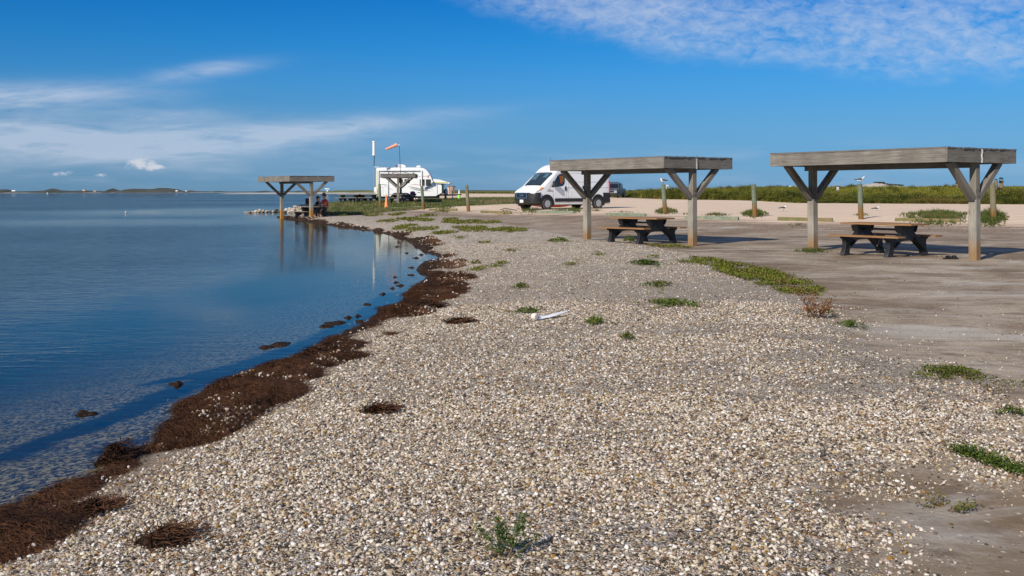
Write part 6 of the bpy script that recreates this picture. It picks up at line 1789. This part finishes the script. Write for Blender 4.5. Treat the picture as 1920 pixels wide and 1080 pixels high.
for cx, cy, wpx, hpx in small:
    g = G(cx, cy); wx_ = wpx / FPX * g.y; wy_ = hpx * g.y ** 2 / ((CAMZ - g.z) * FPX)
    leaf = .014 + .0013 * g.y; n = int(max(50, min(4200, 1.8 * wx_ * wy_ / leaf ** 2)))
    xs_ = []; 
    for _ in range(n):
        a_ = rr.uniform(0, 6.28); r_ = math.sqrt(rr.random()); xs_.append((g.x + r_ * wx_ / 2 * math.cos(a_) + rr.gauss(0, .03), g.y + r_ * wy_ / 2 * math.sin(a_) + rr.gauss(0, .04)))
    X__ = np.array(xs_); nn = fbm(X__[:, 0] * 2.5, X__[:, 1] * 2.5, 3); zz_ = terrain(X__[:, 0], X__[:, 1])
    for (x, y), z_, v_ in zip(xs_, zz_, nn):
        if v_ < (.40 if 1320 < cx < 1500 and cy > 486 and wpx > 59 else .47) + .07 * rr.random(): continue
        q = Vector((x, y, z_ + rr.random() * .045)); d = Vector((rr.uniform(-1, 1), rr.uniform(-1, 1), rr.uniform(.0, .9))).normalized(); s_ = Vector((-d.y, d.x, rr.uniform(-.4, .4))).normalized(); l_ = leaf * rr.uniform(.6, 1.3)
        mb.add([q - s_ * l_ * .1, q + d * l_ * .5 - s_ * l_ * .33, q + d * l_, q + d * l_ * .5 + s_ * l_ * .33], [(0, 1, 2, 3)])
o = link('creeping_ground_cover', mb.mesh('creeping_ground_cover', M['creeper_yellow'], False, False)); props(o, kind='stuff', label='sparse green ground cover on the gravel')

def sprig_plant(nm, px, py, label, stems, mtl, stem_m, seed):
    """stems: (dx, dy, height, lean x, leaf radius, leaves)"""
    g = G(px, py); t = thing(nm, label, 'plant', g)
    for i, (dx_, dy_, h_, lx, lr, nl) in enumerate(stems):
        rr = random.Random(seed + i); mb = MB(); p = Vector((dx_ * .3, dy_ * .3, 0)); e = Vector((dx_ + lx, dy_, h_)); k = 6; prev = p
        pts_ = [p]
        for j in range(1, k + 1):
            q = p.lerp(e, j / k) + Vector((rr.gauss(0, .005), rr.gauss(0, .005), rr.gauss(0, .003))); mb.cyl(prev, q, .0028 * (1 if g.y < 8 else 1.8) * (1.4 - j / k), n=5, cap=False); prev = q; pts_.append(q)
        st = part('stem', mb, stem_m, t)
        mb = MB()
        for _ in range(nl):
            j = rr.randint(2, k); c = pts_[j] + Vector((rr.gauss(0, lr * .45), rr.gauss(0, lr * .45), rr.gauss(0, lr * .4)))
            c.z = max(c.z, .004)
            d = Vector((rr.uniform(-1, 1), rr.uniform(-1, 1), rr.uniform(-.1, 1))).normalized(); s_ = Vector((-d.y, d.x, rr.uniform(-.4, .4))).normalized(); l_ = rr.uniform(.007, .014) * (1.25 if g.y < 8 else 2.6)
            mb.add([c - s_ * l_ * .1, c + d * l_ * .5 - s_ * l_ * .32, c + d * l_, c + d * l_ * .5 + s_ * l_ * .32], [(0, 1, 2, 3)])
        me = mb.mesh('leaves', mtl, False, False); part('leaves', me, None, st, kind='stuff')
    return t
M['stem_brown'] = simple('brown_stem', (.22, .13, .07), .8)
sprig_plant('weed_plant', 945, 1046, 'small bushy green weed with brown stems in the near gravel', [(0, .02, .125, -.01, .032, 380), (.05, .03, .14, .02, .030, 330), (-.06, .05, .11, -.045, .022, 150), (.09, .05, .06, .04, .022, 45), (-.02, -.01, .05, -.05, .03, 30), (.03, -.02, .04, .05, .03, 24)], M['weed'], M['stem_brown'], 5)
sprig_plant('dry_weed', 1527, 596, 'dry reddish brown weed at the edge of gravel and dirt', [(-.10, 0, .30, -.08, .06, 120), (0, .05, .22, .0, .09, 170), (.10, 0, .20, .08, .08, 150), (.05, -.05, .16, .10, .08, 120), (-.05, -.05, .14, -.02, .09, 120), (.14, .05, .12, .05, .06, 70)], M['dry'], M['stem_brown'], 25)
sprig_plant('weed_plant', 1775, 955, 'sprawling yellow green weed on bare dirt at lower right', [(.0, .10, .05, .0, .035, 80), (-.09, .02, .03, -.05, .03, 70), (.06, -.04, .03, .05, .03, 70), (.02, -.08, .03, .03, .03, 60), (-.04, .07, .03, -.02, .03, 60), (.10, .02, .02, .05, .03, 40)], M['creeper_yellow'], M['stem_brown'], 45)
tr_ = thing('trailing_weed', 'long trailing green weed reaching in from the right edge of the frame', 'plant', G(1850, 864))
g0 = G(1850, 864); line = [G(a, b_) for a, b_ in ((1790, 846), (1815, 852), (1845, 862), (1872, 874), (1900, 884), (1940, 892))]
for k in range(len(line) - 1):
    mb = MB(); mb.cyl(line[k] - g0 + Vector((0, 0, .008)), line[k + 1] - g0 + Vector((0, 0, .008)), .004, n=5); sm = part('stem', mb, M['stem_brown'], tr_)
    mb = MB(); rr = random.Random(k)
    for _ in range(330):
        f = rr.random(); c = line[k].lerp(line[k + 1], f) - g0 + Vector((rr.gauss(0, .028), rr.gauss(0, .06), abs(rr.gauss(0, .022))))
        d = Vector((rr.uniform(-1, 1), rr.uniform(-1, 1), rr.uniform(-.1, 1))).normalized(); s_ = Vector((-d.y, d.x, rr.uniform(-.4, .4))).normalized(); l_ = rr.uniform(.012, .024)
        mb.add([c - s_ * l_ * .1, c + d * l_ * .5 - s_ * l_ * .35, c + d * l_, c + d * l_ * .5 + s_ * l_ * .35], [(0, 1, 2, 3)])
    part('leaves', mb.mesh('leaves', M['creeper'], False, False), None, sm, kind='stuff')

# palms in the scrub
def palm(px, ycrown, wpx, Yd, label, seed, skirt=.5):
    rr = random.Random(seed); x = (px - 960) / FPX * Yd; gz_ = TZ(x, Yd); zc = ztop(px, ycrown, Yd) - gz_
    t = thing('palm_tree', label, 'palm tree', (x, Yd, gz_), 0, 'small fan palms in the scrub'); r_ = wpx / FPX * Yd / 2
    mb = MB(); mb.cyl((0, 0, -.1), (.03, 0, zc), .17, .12, n=9); mb.cyl((.03, 0, zc - .9 * skirt), (.03, 0, zc), .24, .20, n=9); part('trunk', mb, M['palm_trunk'], t)
    mb = MB()
    for k in range(26):
        a = rr.uniform(0, 6.28); el = rr.uniform(-.8, 1.3); d = Vector((math.cos(a) * math.cos(el), math.sin(a) * math.cos(el), math.sin(el))); c = Vector((.03, 0, zc)) + d * r_ * .45
        for j in range(9):
            b_ = (j - 4) * .28; s_ = d.cross(Vector((0, 0, 1))); s_ = s_.normalized() if s_.length > .01 else Vector((1, 0, 0))
            e = c + (d * math.cos(b_) + s_ * math.sin(b_)).normalized() * r_ * .62 + Vector((0, 0, -.1 * r_)); w_ = s_ * .03
            mb.add([c, c + (e - c) * .5 + w_, e, c + (e - c) * .5 - w_], [(0, 1, 2, 3)])
    part('crown', mb.mesh('crown', M['palm'], False, False), None, t)
palm(1795, 341, 12, 128, 'thin fan palm with small crown left of the right shelter front post', 1)
palm(1799, 359, 11, 118, 'low dark fan palm below the thin palm left of the post', 2, .3)
palm(1877, 338, 13, 122, 'taller fan palm with shaggy brown trunk at far right', 3, 1.2)
palm(1875, 357, 13, 112, 'low dark fan palm behind the orange brown bollard', 4, .3)
palm(1893, 364, 14, 105, 'lowest rounded fan palm at far right', 5, .2)
palm(1867, 338, 6, 125, 'bare brown palm stub beside the taller palm', 6, .8)
palm(1745, 366, 5, 120, 'tiny fan palm in the scrub by the white stake', 7, .2)

# signs and stake
def sign(px, y0, y1, wpx, Yd, label, gy1):
    x = (px - 960) / FPX * Yd; gz_ = TZ(x, Yd); t = thing('sign', label, 'sign', (x, Yd, gz_), R(14), 'small white signs in the scrub')
    za, zb_ = ztop(px, y1, Yd) - gz_, ztop(px, y0, Yd) - gz_; w_ = wpx / FPX * Yd
    mb = MB(); mb.box((0, -.04, (za + zb_) / 2), (w_, .02, zb_ - za)); pnl = part('panel', mb, M['white_paint'], t)
    mb = MB(); mb.beam((.02, .03, 0), (.02, .03, zb_ - .03), .10, .10); part('post', mb, M['wood_bollard'], t)
    for k, f in enumerate((.72, .45, .25)):
        mb = MB(); mb.box((0, -.053, za + (zb_ - za) * f), (w_ * (.5, .55, .4)[k], .006, (zb_ - za) * (.12, .05, .05)[k])); part('printed_mark', mb, M['decal_red'], pnl)
sign(1250.8, 346.6, 356.4, 4.8, 104, 'small white sign on a green post beside the leaning bollard', 0)
sign(1570.3, 350.6, 360.2, 4.8, 108, 'small white sign in the scrub seen through the right shelter', 0)
x = (1743 - 960) / FPX * 110
mb = MB(); mb.beam((0, 0, 0), (-.13, 0, ztop(1741, 353.5, 110) - TZ(x, 110)), .09, .05); o = link('marker_stake', mb.mesh('marker_stake', M['white_paint'])); o.location = (x, 110, TZ(x, 110)); props(o, 'white leaning stake in the scrub right of centre of the right shelter', 'stake')
for px, py, L, lab in ((1906, 376.6, 1.5, 'white concrete block in grass at the far right road edge'), (1375, 374.5, 1.2, 'pale low slab at the far road edge by the scrub')):
    g = Vector(((px - 960) / FPX * 84, 84, TZ((px - 960) / FPX * 84, 84))); g = G(px, py)
    mb = MB(); mb.beam((-L / 2, 0, .06), (L / 2, 0, .06), .25, .14); o = link('concrete_block', mb.mesh('concrete_block', M['foam'])); o.location = g; props(o, lab, 'block')

# outhouse on the left, far
Yo = 330; xo = (846 - 960) / FPX * Yo; zo = TZ(xo, Yo)
oh = thing('outhouse', 'small tan toilet hut with brown roof and vent pipe beyond the caravan', 'hut', (xo, Yo, zo - .1), R(-25))
zt = ztop(846, 349.6, Yo) - zo
mb = MB(); mb.box((0, 0, zt / 2), (1.75, 1.5, zt)); part('wall', mb, M['outhouse_wall'], oh)
mb = MB(); mb.prism([(-1.1, zt - .05), (-1.1, zt + .12), (0, zt + .30), (1.1, zt + .12), (1.1, zt - .05)], -1.0, 1.0); part('roof', mb, M['outhouse_roof'], oh)
mb = MB(); mb.cyl((-.25, -.85, 0), (-.25, -.85, zt + .85), .13, n=10); part('vent_pipe', mb, M['outhouse_roof'], oh)
mb = MB(); mb.box((.45, -.76, zt * .42), (.7, .03, zt * .8)); part('door', mb, M['outhouse_roof'], oh)

# ------------------------------------------------------------------ far right: beach traffic and a bare dune
Yc = 420
cars = [(1367, 'car_dark', 80, 'dark parked car far left in the row on the beach'), (1381, 'car_dark', 10, 'second dark parked car in the far beach row'), (1398, 'car_white', 15, 'white parked car far off in the beach row left of the bollard'), (1424, 'car_dark', 170, 'dark parked car just right of the grey green bollard, far off'),
        (1436, 'car_dark', 60, 'dark parked car in the middle of the far row'), (1453, 'truck_grey', 10, 'tall grey parked car at the right of the far dark row'), (1472, 'car_white', 20, 'white parked car beside the left shelter brace, far off'), (1556, 'car_red', 5, 'red parked car far off between shelter brace and white sign'), (1581, 'truck_grey', 5, 'grey parked car far off right of the white sign')]
for px, mk_, yw, lab in cars:
    x = (px - 960) / FPX * Yc; z_ = ztop(px, 347.6 if mk_ != 'car_red' else 349.6, Yc) - 1.75
    small_car((x, Yc, TZ(x, Yc)), yw, 'car', M[mk_], lab, 'vehicles parked on the far beach', H=2.0)
md_, N = mat('dune_sand'); pos = N.n('ShaderNodeNewGeometry').outputs['Position']
c = N.mix(N.mapr(N.noise(N.mapping(pos, (.06, .06, .5)), 1, 5), .4, .65), (.60, .51, .44), (.34, .30, .22)); b = N.n('ShaderNodeBsdfPrincipled', ins={'Base Color': c, 'Roughness': .95}); finish(N, b.outputs[0]); M['dune_sand'] = md_
def ridge(nm, Yd, depth, prof, mtl, label, kind, nx=160, rough=.3, seed=0, base=-2.0, top_mat=None):
    """prof: (px, py of crest). real mound with depth, flanks falling both ways"""
    xs_ = np.linspace(prof[0][0], prof[-1][0], nx); ys_ = np.interp(xs_, [p[0] for p in prof], [p[1] for p in prof])
    X0 = (xs_ - 960) / FPX * Yd; Zc = CAMZ + (HOR - (xs_ - 960) * .0027 - ys_) / FPX * Yd
    nv = 15; v = np.linspace(-1, 1, nv); XX3 = np.repeat(X0[:, None], nv, 1); YY3 = Yd + depth * np.repeat(v[None, :], nx, 0)
    XX3 = XX3 * (YY3 / Yd) ** .5
    prof_v = np.cos(v * math.pi / 2) ** .8
    nz = (fbm(XX3 / depth * 6 + seed, YY3 / depth * 6, 4) - .5) * rough
    ZZ3 = base + (Zc[:, None] - base) * prof_v[None, :] + nz * np.maximum(Zc[:, None], .5) * prof_v
    i_ = np.arange(nx * nv).reshape(nx, nv); F_ = np.stack([i_[:-1, :-1].ravel(), i_[1:, :-1].ravel(), i_[1:, 1:].ravel(), i_[:-1, 1:].ravel()], 1)
    me = np_mesh(nm, np.stack([XX3.ravel(), YY3.ravel(), ZZ3.ravel()], 1), F_, mtl, True); o = link(nm, me); return props(o, label, kind=kind)
ridge('sand_dune', 620, 30, [(1575, 357), (1592, 350.5), (1608, 348.6), (1625, 346), (1640, 343.6), (1650, 342.8), (1660, 345.5), (1668, 347.5), (1680, 347.3), (1690, 348.6), (1705, 354)], M['dune_sand'], 'bare pale sand dune far off', 'structure', rough=.12)
ridge('sand_dune', 560, 22, [(1455, 356), (1466, 351.2), (1480, 349.5), (1500, 350.5), (1550, 349.8), (1600, 350.3), (1625, 355)], M['dune_sand'], 'low pale sand bank behind the parked cars', 'structure', rough=.2, seed=4)
# tufts on the dune crest
tp = []
for px, py in [(1645, 343.2), (1650, 343), (1655, 344), (1661, 346), (1666, 347), (1672, 347.5), (1680, 347.4), (1685, 348), (1598, 349), (1604, 348.6)]:
    for _ in range(14):
        q = px + random.uniform(-3, 3); tp.append(((q - 960) / FPX * 620, 620 + random.uniform(-6, 6), ztop(q, py + 1.2, 620)))
scatter('dune_crest_scrub', np.array(tp), mk('crest_shape', f_bush, M['mangrove'], 2), np.full(len(tp), 1.1), 'dark scrub on the dune crest')

# ------------------------------------------------------------------ far shores
msp, N = mat('spit_material'); pos = N.n('ShaderNodeNewGeometry').outputs['Position']; zz_ = N.sep(pos)[2]
g_ = N.mix(N.mapr(N.noise(N.mapping(pos, (.03, .03, .6)), 1, 5), .4, .62), (.10, .12, .025), (.20, .17, .05))
c = N.mix(N.mapr(N.m('ADD', zz_, N.mapr(N.noise(pos, .06, 4), .3, .7, -.3, .3)), .45, .75), (.60, .52, .44), g_); b = N.n('ShaderNodeBsdfPrincipled', ins={'Base Color': c, 'Roughness': .95}); finish(N, b.outputs[0])
ridge('sand_spit', 930, 70, [(425, 362.6), (470, 361.9), (520, 361.5), (560, 360.9), (600, 359.4), (630, 357.2), (665, 356.2), (690, 356.6), (720, 357.5), (790, 359), (830, 360)], msp, 'low sandy spit with green dunes across the inlet', 'structure', rough=.22, base=-.6)
mf, N = mat('far_shore_material'); pos = N.n('ShaderNodeNewGeometry').outputs['Position']
c = N.mix(N.mapr(N.noise(N.mapping(pos, (.012, .012, .12)), 1, 5), .4, .6), (.035, .050, .030), (.085, .075, .055)); b = N.n('ShaderNodeBsdfPrincipled', ins={'Base Color': c, 'Roughness': .95}); finish(N, b.outputs[0])
FS = [(-700, 358), (-500, 355), (-300, 357), (-100, 354), (-30, 358), (0, 355.5), (10, 355), (18, 356.5), (24, 358.8), (45, 358.8), (70, 358.2), (86, 357.4), (92, 355.2), (98, 353.6), (106, 355), (114, 357), (135, 357.6), (160, 357), (182, 358.3), (201, 358.5), (206, 355.4), (211, 353.5), (217, 355.5), (224, 358), (234, 356), (245, 353.8), (262, 353.6),
      (285, 354.2), (300, 352.8), (318, 353), (330, 354.4), (340, 357.5), (350, 358.5), (357, 356.6), (368, 358.4), (400, 359.0), (412, 358.2), (425, 359), (480, 358.9), (497, 357.6), (508, 358.8), (556, 358.4), (562, 357.2), (570, 358.5), (680, 358.3)]
ridge('far_shore', 2600, 120, FS, mf, 'dark wooded shore across the lagoon', 'stuff', nx=1400, rough=.35, base=-3)
ridge('far_beach', 2540, 70, [(-700, 361.4), (0, 361.1), (200, 360.6), (480, 360.2), (700, 359.6)], M['dune_sand'], 'thin pale beach below the far woods', 'structure', nx=300, rough=.5, base=-2)
ridge('far_mainland', 5200, 200, [(560, 359.0), (700, 357.9), (830, 357.2), (860, 356.6), (900, 356.4), (960, 356.9), (1100, 356.8), (1500, 356)], mf, 'hazy blue land on the horizon', 'structure', nx=300, rough=.2, base=-4)
def far_house(px, py, wpx, hpx, mtl, label, Yd=2480):
    x = (px - 960) / FPX * Yd; w_ = wpx / FPX * Yd; h_ = hpx / FPX * Yd; z_ = ztop(px, py, Yd)
    t = thing('far_building', label, 'building', (x, Yd, min(0, z_)))
    mb = MB(); mb.box((0, 0, (z_ - min(0, z_)) + h_ / 2), (w_, w_ * .6, h_)); part('wall', mb, mtl, t)
    mb = MB(); b0 = z_ - min(0, z_) + h_; mb.prism([(-w_ * .55, b0), (0, b0 + h_ * .35), (w_ * .55, b0)], -w_ * .33, w_ * .33); part('roof', mb, M['gap'] if mtl is not M['white_paint'] else M['white_paint'], t)
far_house(26, 358.6, 7, 1.6, M['white_paint'], 'long white building on the far shore at the left edge')
far_house(157.5, 358, 5, 2.4, M['outhouse_wall'], 'tan house with dark roof on the far shore, left')
far_house(178, 359, 5, 1.5, M['outhouse_wall'], 'low pale building left of the blue cranes on the far shore')
far_house(331.5, 358.6, 4.5, 1.4, M['white_paint'], 'small white building at right end of the far woods')
far_house(349, 358.8, 2.5, 1.2, M['white_paint'], 'tiny white hut on the far shore right of the woods')
for i, (px, top) in enumerate([(184, 352.6), (187.8, 352.2), (192, 353), (197.6, 352.5)]):
    Yd = 5200; x = (px - 960) / FPX * Yd; h_ = ztop(px, top, Yd)
    t = thing('harbour_crane', 'hazy blue harbour crane far across the lagoon, ' + ('first', 'second', 'third', 'last')[i] + ' from the left', 'crane', (x, Yd, 0), 0, 'harbour cranes on the far shore')
    mb = MB(); mb.beam((-1.2, 0, 0), (-.6, 0, h_), 1.6, 1.6); mb.beam((1.6, 0, 0), (.4, 0, h_ * .8), 1.2, 1.2); part('tower', mb, M['crane_blue'], t)
    mb = MB(); mb.beam((-3.5, 0, h_ * .95), (4.5, 0, h_ * .62), 1.0, 1.0); part('jib', mb, M['crane_blue'], t)
Yd = 900; x = (613.8 - 960) / FPX * Yd
t = thing('lookout_platform', 'white T shaped raised platform on the far sandy spit', 'platform', (x, Yd, .3))
zt = ztop(614, 355, Yd) - .3
mb = MB(); mb.box((0, 0, zt / 2), (1.1, 1.1, zt)); part('stem', mb, M['white_paint'], t)
mb = MB(); mb.box((0, 0, zt + .4), (3.9, 3, .75)); part('deck', mb, M['white_paint'], t)
x = (88.8 - 960) / FPX * 900
bo = thing('buoy', 'white channel marker buoy far out on the left', 'buoy', (x, 900, 0))
mb = MB(); mb.lathe([(.5, -.3), (.5, .3), (.25, .5), (.22, 1.5), (.05, 1.6)], n=14); part('float', mb, M['white_paint'], bo, True)
x, y = P(236, 399.2, 0)
bo = thing('buoy', 'small round white float on the rippled water, mid left', 'buoy', (x, y, 0))
mb = MB(); mb.ball((0, 0, .05), (.07, .07, .07), 14, 9); part('float', mb, M['white_paint'], bo, True)
